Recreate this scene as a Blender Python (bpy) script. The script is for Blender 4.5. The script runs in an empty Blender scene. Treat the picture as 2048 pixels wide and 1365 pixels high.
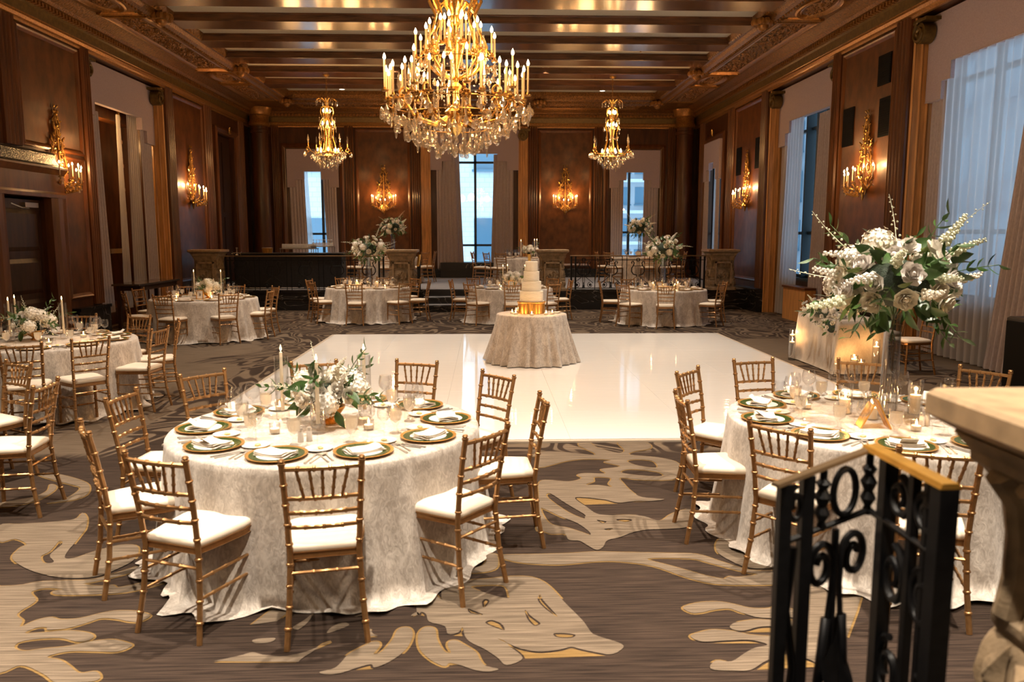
import bpy, bmesh, math, random
from math import sin, cos, pi, radians, sqrt, atan2, hypot
from mathutils import Vector, Matrix
S = bpy.context.scene
COL = S.collection
random.seed(7)

# ------------------------------------------------------------------ camera, sky, lamps, exposure
XL, XR, YB, YN, ZC = -7.75, 7.05, 27.0, -4.0, 6.2
cam_d = bpy.data.cameras.new('camera')
cam = bpy.data.objects.new('camera', cam_d); COL.objects.link(cam)
cam.location = (0, 0, 1.94)
cam.rotation_euler = (radians(90 - 7.54), 0, radians(-1.9))
cam_d.lens = 28; cam_d.sensor_width = 36; cam_d.clip_end = 400
cam_d.dof.use_dof = True; cam_d.dof.focus_distance = 10.0; cam_d.dof.aperture_fstop = 3.2
S.camera = cam
S.view_settings.view_transform = 'Standard'; S.view_settings.look = 'None'
S.view_settings.gamma = 1.0; S.view_settings.use_curve_mapping = False
S.view_settings.exposure = 0.0
S.cycles.max_bounces = 8; S.cycles.diffuse_bounces = 4; S.cycles.glossy_bounces = 4
S.cycles.transparent_max_bounces = 24; S.cycles.transmission_bounces = 6
S.cycles.sample_clamp_indirect = 4.0; S.cycles.sample_clamp_direct = 0
S.cycles.use_denoising = True

W = bpy.data.worlds.new('sky'); S.world = W; W.use_nodes = True
wn = W.node_tree.nodes['Background']
wn.inputs[0].default_value = (0.58, 0.79, 1.0, 1); wn.inputs[1].default_value = 3.0

def lamp(name, kind, loc, power, color, size=.1, rot=None, **kw):
    d = bpy.data.lights.new(name, kind); d.energy = power; d.color = color
    if kind in ('POINT', 'SPOT'): d.shadow_soft_size = size
    for k, v in kw.items(): setattr(d, k, v)
    o = bpy.data.objects.new(name, d); o.location = loc
    if rot: o.rotation_euler = rot
    COL.objects.link(o); return o
WARM = (1.0, .52, .19); WARM2 = (1.0, .72, .44); WHITE = (1.0, .86, .70)
DOWN = [(-4.19, .8), (3.49, .8), (-4.19, 4.2), (3.49, 4.2), (-2.27, 7.5), (1.56, 7.5), (-4.19, 10.9), (3.49, 10.9), (-2.27, 14.25), (1.56, 14.25),
        (-4.19, 17.6), (3.49, 17.6), (1.56, 20.97), (-2.27, 20.97), (3.49, 24.3), (-4.19, 24.3), (-0.35, 4.2), (-.35, .8)]
P_DOWN, P_BIG, P_SMALL, P_SCONCE = 1000, 340, 140, 26
for i, (x, y) in enumerate(DOWN):
    p = P_DOWN * (2.1 if y < 6 else 1.0) * (.55 if y > 20 else 1)
    lamp('downlight_lamp', 'SPOT', (x, y, 6.16), p, WHITE, .06, spot_size=radians(82), spot_blend=.8)
# added fill lamps behind the camera, set where a mirrored chandelier pair would hang
for x in (-4.09, 3.34): lamp('rear_fill_lamp', 'POINT', (x, -1.2, 4.4), 170, WARM2, .35)
# daylight enters through the real windows; portals only guide the sampling of the sky
for (loc, rot, sx, sy) in [((-.35, YB + .34, 2.9), (radians(-90), 0, 0), 2.6, 3.9), ((-5.67, YB + .34, 2.8), (radians(-90), 0, 0), 1.5, 3.0), ((4.98, YB + .34, 2.8), (radians(-90), 0, 0), 1.5, 3.0),
                           ((XR + .86, 18.2, 2.9), (0, radians(90), 0), 4.4, 2.9), ((XR + .86, 11.5, 2.9), (0, radians(90), 0), 4.4, 2.9), ((XR + .5, 24.55, 2.8), (0, radians(90), 0), 3.0, 1.6)]:
    o = lamp('window_portal', 'AREA', loc, 1, (1, 1, 1), rot=rot, shape='RECTANGLE', size=sx, size_y=sy)
    o.data.cycles.is_portal = True

# ------------------------------------------------------------------ materials
MATS = {}
def nodes(name):
    m = bpy.data.materials.new(name); m.use_nodes = True
    nt = m.node_tree; b = nt.nodes['Principled BSDF']; MATS[name] = m
    return m, nt, b
def N(nt, t, **kw):
    n = nt.nodes.new(t)
    for k, v in kw.items():
        if k in n.inputs: n.inputs[k].default_value = v
        else: setattr(n, k, v)
    return n
def ramp(nt, fac, stops):
    r = nt.nodes.new('ShaderNodeValToRGB'); cr = r.color_ramp
    while len(cr.elements) < len(stops): cr.elements.new(.5)
    for e, (p, c) in zip(cr.elements, stops): e.position = p; e.color = (*c, 1)
    nt.links.new(fac, r.inputs[0]); return r.outputs[0]
def mapped(nt, scale, coord='Object'):
    tc = nt.nodes.new('ShaderNodeTexCoord'); mp = N(nt, 'ShaderNodeMapping'); mp.inputs['Scale'].default_value = scale
    nt.links.new(tc.outputs[coord], mp.inputs[0]); return mp.outputs[0]
def simple(name, c, rough=.5, metal=0, spec=.5, coat=0, sheen=0, emit=None, es=0, noise=0, nscale=20, bump=0, bscale=None, stretch=(1, 1, 1), c2=None, ndet=4, subs=0):
    m, nt, b = nodes(name)
    b.inputs['Base Color'].default_value = (*c, 1); b.inputs['Roughness'].default_value = rough; b.inputs['Metallic'].default_value = metal
    b.inputs['Specular IOR Level'].default_value = spec; b.inputs['Coat Weight'].default_value = coat; b.inputs['Coat Roughness'].default_value = .12
    b.inputs['Sheen Weight'].default_value = sheen
    if emit: b.inputs['Emission Color'].default_value = (*emit, 1); b.inputs['Emission Strength'].default_value = es
    if subs: b.inputs['Subsurface Weight'].default_value = subs; b.inputs['Subsurface Scale'].default_value = .02
    if noise or bump or c2:
        v = mapped(nt, stretch)
        n = N(nt, 'ShaderNodeTexNoise', Scale=nscale, Detail=ndet); nt.links.new(v, n.inputs['Vector'])
        if c2 or noise:
            hi = c2 if c2 else tuple(min(1, x * (1 + noise)) for x in c); lo = c if c2 else tuple(x * (1 - noise) for x in c)
            nt.links.new(ramp(nt, n.outputs['Fac'], [(.32, lo), (.68, hi)]), b.inputs['Base Color'])
        if bump:
            n2 = n
            if bscale: n2 = N(nt, 'ShaderNodeTexNoise', Scale=bscale, Detail=ndet); nt.links.new(v, n2.inputs['Vector'])
            bp = N(nt, 'ShaderNodeBump', Strength=bump, Distance=.02); nt.links.new(n2.outputs['Fac'], bp.inputs['Height']); nt.links.new(bp.outputs[0], b.inputs['Normal'])
    return m
wood = simple('mahogany panel', (.060, .0195, .005), .42, spec=.3, noise=.45, nscale=3.5, stretch=(2.2, 2.2, .35), coat=.08, ndet=8, bump=.05)
burl = simple('burl panel', (.098, .033, .0085), .42, spec=.3, noise=.40, nscale=5, ndet=9, coat=.10, stretch=(1, 1, .7))
woodtrim = simple('mahogany moulding', (.108, .036, .009), .32, spec=.4, noise=.3, nscale=4, stretch=(2, 2, .4), coat=.15)
beamw = simple('varnished beam', (.085, .033, .012), .27, noise=.5, nscale=5, stretch=(.35, 3, 3), coat=.45, ndet=8)
oak = simple('brightened oak pilaster', (.50, .235, .070), .42, noise=.25, nscale=6, stretch=(3, 3, .3), coat=.15)  # oak colour, with some of the camera-side light put into its gold
darkwood = simple('dark door wood', (.032, .013, .006), .42, spec=.3, noise=.4, nscale=5, stretch=(3, 3, .4), coat=.1)
giltwood = simple('carved gilt plaster', (.17, .072, .015), .38, metal=.5, noise=.55, nscale=26, bump=.8, bscale=22, ndet=6)
giltsm = simple('gilt moulding', (.25, .108, .022), .34, metal=.5, noise=.35, nscale=30)
patina = simple('patinated cornice', (.12, .07, .016), .4, metal=.4, noise=.3, nscale=14)
ceilw = simple('ceiling plaster', (.42, .38, .30), .8, noise=.05, nscale=30)
gold = simple('chair gold', (.34, .18, .07), .35, metal=.68, noise=.12, nscale=40)
brass = simple('chandelier brass', (.80, .50, .15), .24, metal=.9, noise=.2, nscale=60)
oldbrass = simple('sconce bronze', (.42, .23, .06), .30, metal=.85, noise=.3, nscale=50)
goldleaf = simple('gold leaf', (.75, .40, .10), .30, metal=.75, noise=.35, nscale=14, stretch=(3, 3, .5))
railgold = raildark = simple('darkened gilt rail', (.13, .085, .045), .35, metal=.5)  # darker gilt tone; on the near rail the dark reflection is put into it
railgold = simple('gilded rail', (.55, .29, .055), .34, metal=.7, noise=.15, nscale=20)
iron = simple('black iron', (.004, .004, .0045), .45, spec=.2, noise=.3, nscale=40)
cushion = simple('ivory vinyl', (.78, .68, .55), .5, noise=.03, nscale=8)
china = simple('white china', (.78, .73, .66), .25)
green = simple('green enamel', (.022, .045, .008), .25, noise=.2, nscale=60)
goldrim = simple('gold plate rim', (.66, .36, .10), .28, metal=.7, noise=.1, nscale=60)
linen = simple('napkin linen', (.82, .74, .64), .85, noise=.05, nscale=40)
card = simple('menu card', (.80, .74, .66), .8, noise=.02, nscale=40)
steel = simple('cutlery', (.80, .76, .70), .30, metal=.8)
wax = simple('candle wax', (.86, .74, .58), .6, emit=(1, .62, .25), es=.12)
butter = simple('butter', (.80, .68, .28), .5)
flame = simple('flame', (1, .6, .2), .5, emit=(1.0, .62, .24), es=26)
bulbm = simple('candle bulb', (1, .8, .5), .4, emit=(1.0, .72, .38), es=16)
diff = simple('downlight lens', (1, .9, .7), .4, emit=(1, .86, .62), es=9)
candlesl = simple('candle sleeve', (.55, .42, .26), .5)
petal = simple('white petal', (.86, .82, .74), .6, noise=.05, nscale=30)
petal2 = simple('cream petal', (.84, .78, .64), .6, noise=.06, nscale=30)
floret = simple('green-white floret', (.78, .80, .60), .6, noise=.12, nscale=30)
leafm = simple('leaf', (.045, .10, .022), .40, noise=.4, nscale=14)
leafl = simple('young leaf', (.16, .22, .05), .5, noise=.3, nscale=14)
fabric = simple('mauve woven fabric', (.40, .315, .33), .9, noise=.10, nscale=70, sheen=.15, bump=.15, bscale=160)
fabricl = simple('taupe drape', (.40, .34, .335), .9, noise=.10, nscale=60, stretch=(1, 1, .3), sheen=.1)
black = simple('black lacquer', (.008, .008, .009), .35)
blackcl = simple('black cloth', (.010, .010, .012), .85, noise=.3, nscale=20)
stone = simple('carved stone', (.25, .175, .10), .7, noise=.4, nscale=9, bump=.9, bscale=9, ndet=8)
stonesm = simple('stone slab', (.30, .205, .115), .55, noise=.25, nscale=12, bump=.1, ndet=8)
frosting = simple('buttercream', (.84, .80, .70), .55, noise=.02, nscale=20)
steelb = simple('bar metal', (.35, .32, .28), .3, metal=.9)
darktop = simple('dark table top', (.045, .030, .022), .16, noise=.3, nscale=4, stretch=(4, .6, 1), coat=.4)
ventm = simple('vent grille', (.004, .004, .004), .7, spec=.1)
teal = simple('painted steel window frame', (.010, .028, .040), .5)
facade, _nt, _b = nodes('limestone facade')
_v = mapped(_nt, (1, 1, 1)); _sw = N(_nt, 'ShaderNodeSeparateXYZ'); _cb = N(_nt, 'ShaderNodeCombineXYZ'); _nt.links.new(_v, _sw.inputs[0]); _nt.links.new(_sw.outputs['X'], _cb.inputs['X']); _nt.links.new(_sw.outputs['Z'], _cb.inputs['Y'])
_br = N(_nt, 'ShaderNodeTexBrick', Scale=.9); _br.inputs['Color1'].default_value = (.66, .72, .74, 1); _br.inputs['Color2'].default_value = (.72, .77, .79, 1); _br.inputs['Mortar'].default_value = (.50, .56, .60, 1); _br.inputs['Mortar Size'].default_value = .012
_nt.links.new(_cb.outputs[0], _br.inputs['Vector']); _nt.links.new(_br.outputs['Color'], _b.inputs['Base Color']); _b.inputs['Roughness'].default_value = .8
facade2 = simple('concrete tower', (.40, .44, .48), .8, noise=.1, nscale=.4)
facglass = simple('tower glazing', (.10, .20, .28), .12, spec=.8)
facdark = simple('grey facade', (.17, .22, .27), .7, noise=.2, nscale=.5)
rose_pink = simple('blush petal', (.85, .80, .75), .6, noise=.05, nscale=30)
stuffgrille = simple('radiator grille', (.03, .028, .026), .4, metal=.5)
stemm = simple('stem', (.10, .16, .04), .5)

def glassy(name, tint, fmin, fmax, rough=.03, haze=0, blend=.35):
    m, nt, b = nodes(name); nt.nodes.remove(b); out = nt.nodes['Material Output']
    tr = N(nt, 'ShaderNodeBsdfTransparent'); tr.inputs[0].default_value = (*tint, 1)
    gl = N(nt, 'ShaderNodeBsdfGlossy', Roughness=rough)
    lw = N(nt, 'ShaderNodeLayerWeight', Blend=blend)
    mr = N(nt, 'ShaderNodeMapRange'); mr.inputs['To Min'].default_value = fmin; mr.inputs['To Max'].default_value = fmax
    nt.links.new(lw.outputs['Facing'], mr.inputs['Value'])
    mx = N(nt, 'ShaderNodeMixShader'); nt.links.new(mr.outputs[0], mx.inputs[0]); nt.links.new(tr.outputs[0], mx.inputs[1]); nt.links.new(gl.outputs[0], mx.inputs[2])
    o = mx.outputs[0]
    if haze:
        df = N(nt, 'ShaderNodeBsdfTranslucent'); df.inputs[0].default_value = (.95, .88, .76, 1)
        m2 = N(nt, 'ShaderNodeMixShader'); m2.inputs[0].default_value = haze
        nt.links.new(o, m2.inputs[1]); nt.links.new(df.outputs[0], m2.inputs[2]); o = m2.outputs[0]
    nt.links.new(o, out.inputs['Surface']); return m
glass = glassy('drinking glass', (.985, .985, .985), .03, .42, blend=.22)
vglass = glassy('vase glass', (.92, .92, .92), .14, .8)
hglass = glassy('hurricane glass', (.96, .96, .96), .03, .45)
frosted = glassy('iced water', (.95, .95, .95), .05, .3, .15, haze=.62)
hazeglass = glassy('bar glass', (.95, .95, .95), .1, .6, haze=.22)
crystal = glassy('crystal', (.90, .86, .80), .30, .95, .06, haze=.13)
pane = glassy('window pane', (.93, .97, .98), .03, .35, .0)

def cloth_mat(name, c1, c2):
    m, nt, b = nodes(name); v = mapped(nt, (1, 1, .55))
    n = N(nt, 'ShaderNodeTexNoise', Scale=9, Detail=7, Distortion=1.2); nt.links.new(v, n.inputs['Vector'])
    n2 = N(nt, 'ShaderNodeTexNoise', Scale=34, Detail=4, Distortion=2); nt.links.new(v, n2.inputs['Vector'])
    ad = N(nt, 'ShaderNodeMath', operation='ADD'); nt.links.new(n.outputs['Fac'], ad.inputs[0]); nt.links.new(n2.outputs['Fac'], ad.inputs[1])
    hf = N(nt, 'ShaderNodeMath', operation='MULTIPLY'); hf.inputs[1].default_value = .5; nt.links.new(ad.outputs[0], hf.inputs[0])
    nt.links.new(ramp(nt, hf.outputs[0], [(.40, c1), (.62, c2)]), b.inputs['Base Color'])
    b.inputs['Roughness'].default_value = .55; b.inputs['Sheen Weight'].default_value = .25
    bp = N(nt, 'ShaderNodeBump', Strength=.35, Distance=.01); nt.links.new(hf.outputs[0], bp.inputs['Height']); nt.links.new(bp.outputs[0], b.inputs['Normal'])
    return m
velvet = cloth_mat('champagne crushed velvet', (.38, .33, .285), (.66, .60, .535))
greige = cloth_mat('greige voile', (.36, .31, .255), (.43, .375, .31))

def sheer_mat():
    m, nt, b = nodes('sheer voile'); nt.nodes.remove(b); out = nt.nodes['Material Output']
    tr = N(nt, 'ShaderNodeBsdfTransparent'); tl = N(nt, 'ShaderNodeBsdfTranslucent'); tl.inputs[0].default_value = (.80, .80, .80, 1)
    df = N(nt, 'ShaderNodeBsdfDiffuse'); df.inputs[0].default_value = (.62, .60, .60, 1)
    a = N(nt, 'ShaderNodeMixShader'); a.inputs[0].default_value = .45; nt.links.new(tl.outputs[0], a.inputs[1]); nt.links.new(df.outputs[0], a.inputs[2])
    c = N(nt, 'ShaderNodeMixShader'); c.inputs[0].default_value = .74; nt.links.new(tr.outputs[0], c.inputs[1]); nt.links.new(a.outputs[0], c.inputs[2])
    nt.links.new(c.outputs[0], out.inputs['Surface']); return m
sheer = sheer_mat()

def marble_mat():
    m, nt, b = nodes('black veined marble'); v = mapped(nt, (.5, 1, 1.6))
    n = N(nt, 'ShaderNodeTexNoise', Scale=1.3, Detail=4, Distortion=1.5); nt.links.new(v, n.inputs['Vector'])
    s = N(nt, 'ShaderNodeMath', operation='SUBTRACT'); s.inputs[1].default_value = .5; nt.links.new(n.outputs['Fac'], s.inputs[0])
    ab = N(nt, 'ShaderNodeMath', operation='ABSOLUTE'); nt.links.new(s.outputs[0], ab.inputs[0])
    nt.links.new(ramp(nt, ab.outputs[0], [(0, (.22, .20, .18)), (.006, (.012, .011, .011))]), b.inputs['Base Color'])
    b.inputs['Roughness'].default_value = .22; return m
marble = marble_mat()

def carpet_mat(name, base, streak, swirl=False):
    """tufted carpet: fine streaks across the room; with swirl, the woven scroll pattern of the far field"""
    m, nt, b = nodes(name); L = nt.links.new
    v = mapped(nt, (1.0, 30, 1)); n = N(nt, 'ShaderNodeTexNoise', Scale=3, Detail=6); L(v, n.inputs['Vector'])
    v2 = mapped(nt, (90, 240, 1)); n2 = N(nt, 'ShaderNodeTexNoise', Scale=3, Detail=2); L(v2, n2.inputs['Vector'])
    mixf = N(nt, 'ShaderNodeMath', operation='MULTIPLY_ADD'); mixf.inputs[1].default_value = .35; L(n2.outputs['Fac'], mixf.inputs[0]); L(n.outputs['Fac'], mixf.inputs[2])
    def tone(lo, hi): return ramp(nt, mixf.outputs[0], [(.50, lo), (.88, hi)])
    out = tone(base, streak)
    if swirl:
        tc = nt.nodes.new('ShaderNodeTexCoord'); sp = N(nt, 'ShaderNodeSeparateXYZ'); L(tc.outputs['Object'], sp.inputs[0])
        dx = N(nt, 'ShaderNodeMath', operation='ADD'); dx.inputs[1].default_value = .35; L(sp.outputs['X'], dx.inputs[0])
        ax = N(nt, 'ShaderNodeMath', operation='ABSOLUTE'); L(dx.outputs[0], ax.inputs[0])
        cb = N(nt, 'ShaderNodeCombineXYZ'); L(ax.outputs[0], cb.inputs['X']); L(sp.outputs['Y'], cb.inputs['Y'])
        sc = N(nt, 'ShaderNodeMapping'); sc.inputs['Scale'].default_value = (.9, .55, 1); L(cb.outputs[0], sc.inputs[0])
        ns = N(nt, 'ShaderNodeTexNoise', Scale=.75, Detail=1.0, Distortion=2.2); L(sc.outputs[0], ns.inputs['Vector'])
        bei = tone((.095, .069, .047), (.19, .14, .097)); gol = tone((.15, .095, .04), (.24, .155, .07))
        k0, k1, kg = (0, 0, 0), (1, 1, 1), (.5, .5, .5)
        st = []
        for a, w in [(.31, .03), (.40, .034), (.47, .026), (.54, .038), (.635, .03)]:
            st += [(a, k0), (a + .006, k1), (a + w, k1), (a + w + .006, k0)]
        rp = ramp(nt, ns.outputs['Fac'], st)
        # pattern only beyond the traced near field, and the paler lattice runner beside the dance floor
        far = N(nt, 'ShaderNodeMapRange'); far.inputs['From Min'].default_value = 6.9; far.inputs['From Max'].default_value = 7.1; L(sp.outputs['Y'], far.inputs['Value'])
        xs = N(nt, 'ShaderNodeMapRange'); xs.inputs['From Min'].default_value = 3.13; xs.inputs['From Max'].default_value = 3.15; L(ax.outputs[0], xs.inputs['Value'])
        ye = N(nt, 'ShaderNodeMapRange'); ye.inputs['From Min'].default_value = 14.8; ye.inputs['From Max'].default_value = 14.9; ye.inputs['To Min'].default_value = 1; ye.inputs['To Max'].default_value = 0; L(sp.outputs['Y'], ye.inputs['Value'])
        run = N(nt, 'ShaderNodeMath', operation='MULTIPLY'); L(xs.outputs[0], run.inputs[0]); L(ye.outputs[0], run.inputs[1])
        run2 = N(nt, 'ShaderNodeMath', operation='MULTIPLY'); L(run.outputs[0], run2.inputs[0]); L(far.outputs[0], run2.inputs[1])
        n3 = N(nt, 'ShaderNodeTexNoise', Scale=.9, Detail=0); L(sc.outputs[0], n3.inputs['Vector'])
        mk = N(nt, 'ShaderNodeMapRange'); mk.inputs['From Min'].default_value = .50; mk.inputs['From Max'].default_value = .53; L(n3.outputs['Fac'], mk.inputs['Value'])
        rm = N(nt, 'ShaderNodeMath', operation='MULTIPLY'); L(rp, rm.inputs[0]); L(mk.outputs[0], rm.inputs[1])
        inv = N(nt, 'ShaderNodeMath', operation='SUBTRACT'); inv.inputs[0].default_value = .85; L(rm.outputs[0], inv.inputs[1]); inv.use_clamp = True
        mm = N(nt, 'ShaderNodeMix', data_type='FLOAT'); L(run2.outputs[0], mm.inputs[0]); L(rp, mm.inputs[2]); L(inv.outputs[0], mm.inputs[3])
        fm = N(nt, 'ShaderNodeMath', operation='MULTIPLY'); L(mm.outputs[0], fm.inputs[0]); L(far.outputs[0], fm.inputs[1])
        mx = N(nt, 'ShaderNodeMix', data_type='RGBA'); L(fm.outputs[0], mx.inputs[0]); L(out, mx.inputs[6]); L(bei, mx.inputs[7]); out = mx.outputs[2]
    L(out, b.inputs['Base Color']); b.inputs['Roughness'].default_value = .95; b.inputs['Specular IOR Level'].default_value = .1
    bp = N(nt, 'ShaderNodeBump', Strength=.4, Distance=.004); L(mixf.outputs[0], bp.inputs['Height']); L(bp.outputs[0], b.inputs['Normal'])
    return m
carpet = carpet_mat('dark carpet', (.016, .011, .009), (.060, .040, .029), True)
carpet_b = carpet_mat('beige carpet motif', (.085, .064, .045), (.205, .157, .113))
carpet_g = carpet_mat('gold carpet outline', (.12, .072, .024), (.25, .155, .06))
carpet_d = carpet_mat('dais carpet', (.17, .17, .185), (.30, .295, .31))

def dance_mat():
    m, nt, b = nodes('glossy white dance floor')
    b.inputs['Base Color'].default_value = (.86, .84, .81, 1); b.inputs['Roughness'].default_value = .03
    v = mapped(nt, (1.2, 9, 1)); n = N(nt, 'ShaderNodeTexNoise', Scale=1.6, Detail=3); nt.links.new(v, n.inputs['Vector'])
    bp = N(nt, 'ShaderNodeBump', Strength=.07, Distance=.02); nt.links.new(n.outputs['Fac'], bp.inputs['Height']); nt.links.new(bp.outputs[0], b.inputs['Normal'])
    return m
dancem = dance_mat()

# ------------------------------------------------------------------ mesh helpers
class M:
    def __init__(s): s.v = []; s.f = []
    def add(s, vs, fs, mat=None):
        o = len(s.v); s.v += [tuple(mat @ Vector(p)) for p in vs] if mat else [tuple(p) for p in vs]
        s.f += [[i + o for i in f] for f in fs]; return s
    def box(s, x0, x1, y0, y1, z0, z1, mat=None):
        return s.add([(x0, y0, z0), (x1, y0, z0), (x1, y1, z0), (x0, y1, z0), (x0, y0, z1), (x1, y0, z1), (x1, y1, z1), (x0, y1, z1)],
                     [(0, 3, 2, 1), (4, 5, 6, 7), (0, 1, 5, 4), (1, 2, 6, 5), (2, 3, 7, 6), (3, 0, 4, 7)], mat)
    def bbox(s, x0, x1, y0, y1, z0, z1, c=.01, mat=None):
        """box with chamfered vertical edges and top"""
        def ring(e, z): return [(x0 + e + c, y0 + e, z), (x1 - e - c, y0 + e, z), (x1 - e, y0 + e + c, z), (x1 - e, y1 - e - c, z), (x1 - e - c, y1 - e, z), (x0 + e + c, y1 - e, z), (x0 + e, y1 - e - c, z), (x0 + e, y0 + e + c, z)]
        return s.loft([ring(0, z0), ring(0, z1 - c), ring(c, z1)], mat)
    def loft(s, rings, mat=None, caps=True, closed=True):
        n = len(rings[0]); vs = [p for r in rings for p in r]; fs = []
        for k in range(len(rings) - 1):
            for i in range(n if closed else n - 1):
                j = (i + 1) % n; fs.append((k * n + i, k * n + j, (k + 1) * n + j, (k + 1) * n + i))
        if caps: fs.append(tuple(range(n))[::-1]); fs.append(tuple((len(rings) - 1) * n + i for i in range(n)))
        return s.add(vs, fs, mat)
    def lathe(s, prof, n=16, c=(0, 0, 0), mat=None, cap=False):
        rings = [[(c[0] + r * cos(2 * pi * i / n), c[1] + r * sin(2 * pi * i / n), c[2] + z) for i in range(n)] for r, z in prof]
        return s.loft(rings, mat, caps=cap)
    def tube(s, pts, r, n=6, mat=None, caps=True):
        pts = [Vector(p) for p in pts]; rings = []; u = None
        for i, p in enumerate(pts):
            d = (pts[min(i + 1, len(pts) - 1)] - pts[max(i - 1, 0)])
            d = d.normalized() if d.length > 1e-9 else Vector((0, 0, 1))
            if u is None: u = d.orthogonal().normalized()
            u = (u - d * u.dot(d)); u = u.normalized() if u.length > 1e-6 else d.orthogonal().normalized()
            w = d.cross(u); rr = r[i] if isinstance(r, (list, tuple)) else r
            rings.append([tuple(p + (u * cos(2 * pi * k / n) + w * sin(2 * pi * k / n)) * rr) for k in range(n)])
        return s.loft(rings, mat, caps)
    def prism(s, poly, h0, h1, mp):
        """extrude a 2-D polygon between two depths; mp(a,b,h) -> point"""
        return s.loft([[mp(a, b, h0) for a, b in poly], [mp(a, b, h1) for a, b in poly]])
    def ball(s, c, r, n=8, m=6, sz=1, mat=None):
        return s.lathe([(max(r * sin(pi * k / m), 1e-4), -r * cos(pi * k / m) * sz) for k in range(m + 1)], n, c, mat)
    def mesh(s, name, mat, smooth=True, ang=.7, recalc=False):
        me = bpy.data.meshes.new(name); me.from_pydata(s.v, [], s.f); me.materials.append(mat)
        if recalc:
            bm = bmesh.new(); bm.from_mesh(me); bmesh.ops.recalc_face_normals(bm, faces=bm.faces); bm.to_mesh(me); bm.free()
        if smooth:
            me.polygons.foreach_set('use_smooth', [True] * len(me.polygons)); me.set_sharp_from_angle(angle=ang)
        return me
def O(name, me, parent=None, loc=None, rot=None, scale=None, mw=None):
    o = bpy.data.objects.new(name, me); COL.objects.link(o)
    if parent: o.parent = parent
    if mw is not None: o.matrix_local = mw
    else:
        if loc: o.location = loc
        if rot: o.rotation_euler = rot
        if scale: o.scale = (scale,) * 3 if isinstance(scale, (int, float)) else scale
    return o
def tag(o, label=None, cat=None, group=None, kind=None):
    if label: o['label'] = label
    if cat: o['category'] = cat
    if group: o['group'] = group
    if kind: o['kind'] = kind
    return o
def T(name, label, cat, loc=(0, 0, 0), rz=0, group=None):
    o = bpy.data.objects.new(name, None); COL.objects.link(o); o.empty_display_size = .05
    o.location = loc; o.rotation_euler = (0, 0, rz); return tag(o, label, cat, group)
def struct(name, me, parent=None, **kw):
    o = O(name, me, parent, **kw)
    if not parent: o['kind'] = 'structure'
    return o
def put(parts, parent):
    """parts: (name, mesh, loc, rot, children, kind) -> objects sharing mesh data"""
    for p in parts:
        o = O(p[0], p[1], parent, p[2] if len(p) > 2 else None, p[3] if len(p) > 3 else None)
        if len(p) > 5 and p[5]: o['kind'] = p[5]
        if len(p) > 4 and p[4]: put(p[4], o)
def aim(loc, d, roll=0, sc=1):
    """matrix taking +Z to direction d at loc"""
    q = Vector(d).to_track_quat('Z', 'Y').to_matrix().to_4x4()
    return Matrix.Translation(loc) @ q @ Matrix.Rotation(roll, 4, 'Z') @ Matrix.Scale(sc, 4)
def arc(cx, cz, r, a0, a1, n, y=0): return [(cx + r * cos(radians(a0 + (a1 - a0) * i / n)), y, cz + r * sin(radians(a0 + (a1 - a0) * i / n))) for i in range(n + 1)]
def spiral(cx, cz, r0, r1, a0, a1, n, y=0): return [(cx + (r0 + (r1 - r0) * i / n) * cos(radians(a0 + (a1 - a0) * i / n)), y, cz + (r0 + (r1 - r0) * i / n) * sin(radians(a0 + (a1 - a0) * i / n))) for i in range(n + 1)]
ORD = ['one', 'two', 'three', 'four', 'five', 'six', 'seven', 'eight', 'nine', 'ten', 'eleven', 'twelve']
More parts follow.
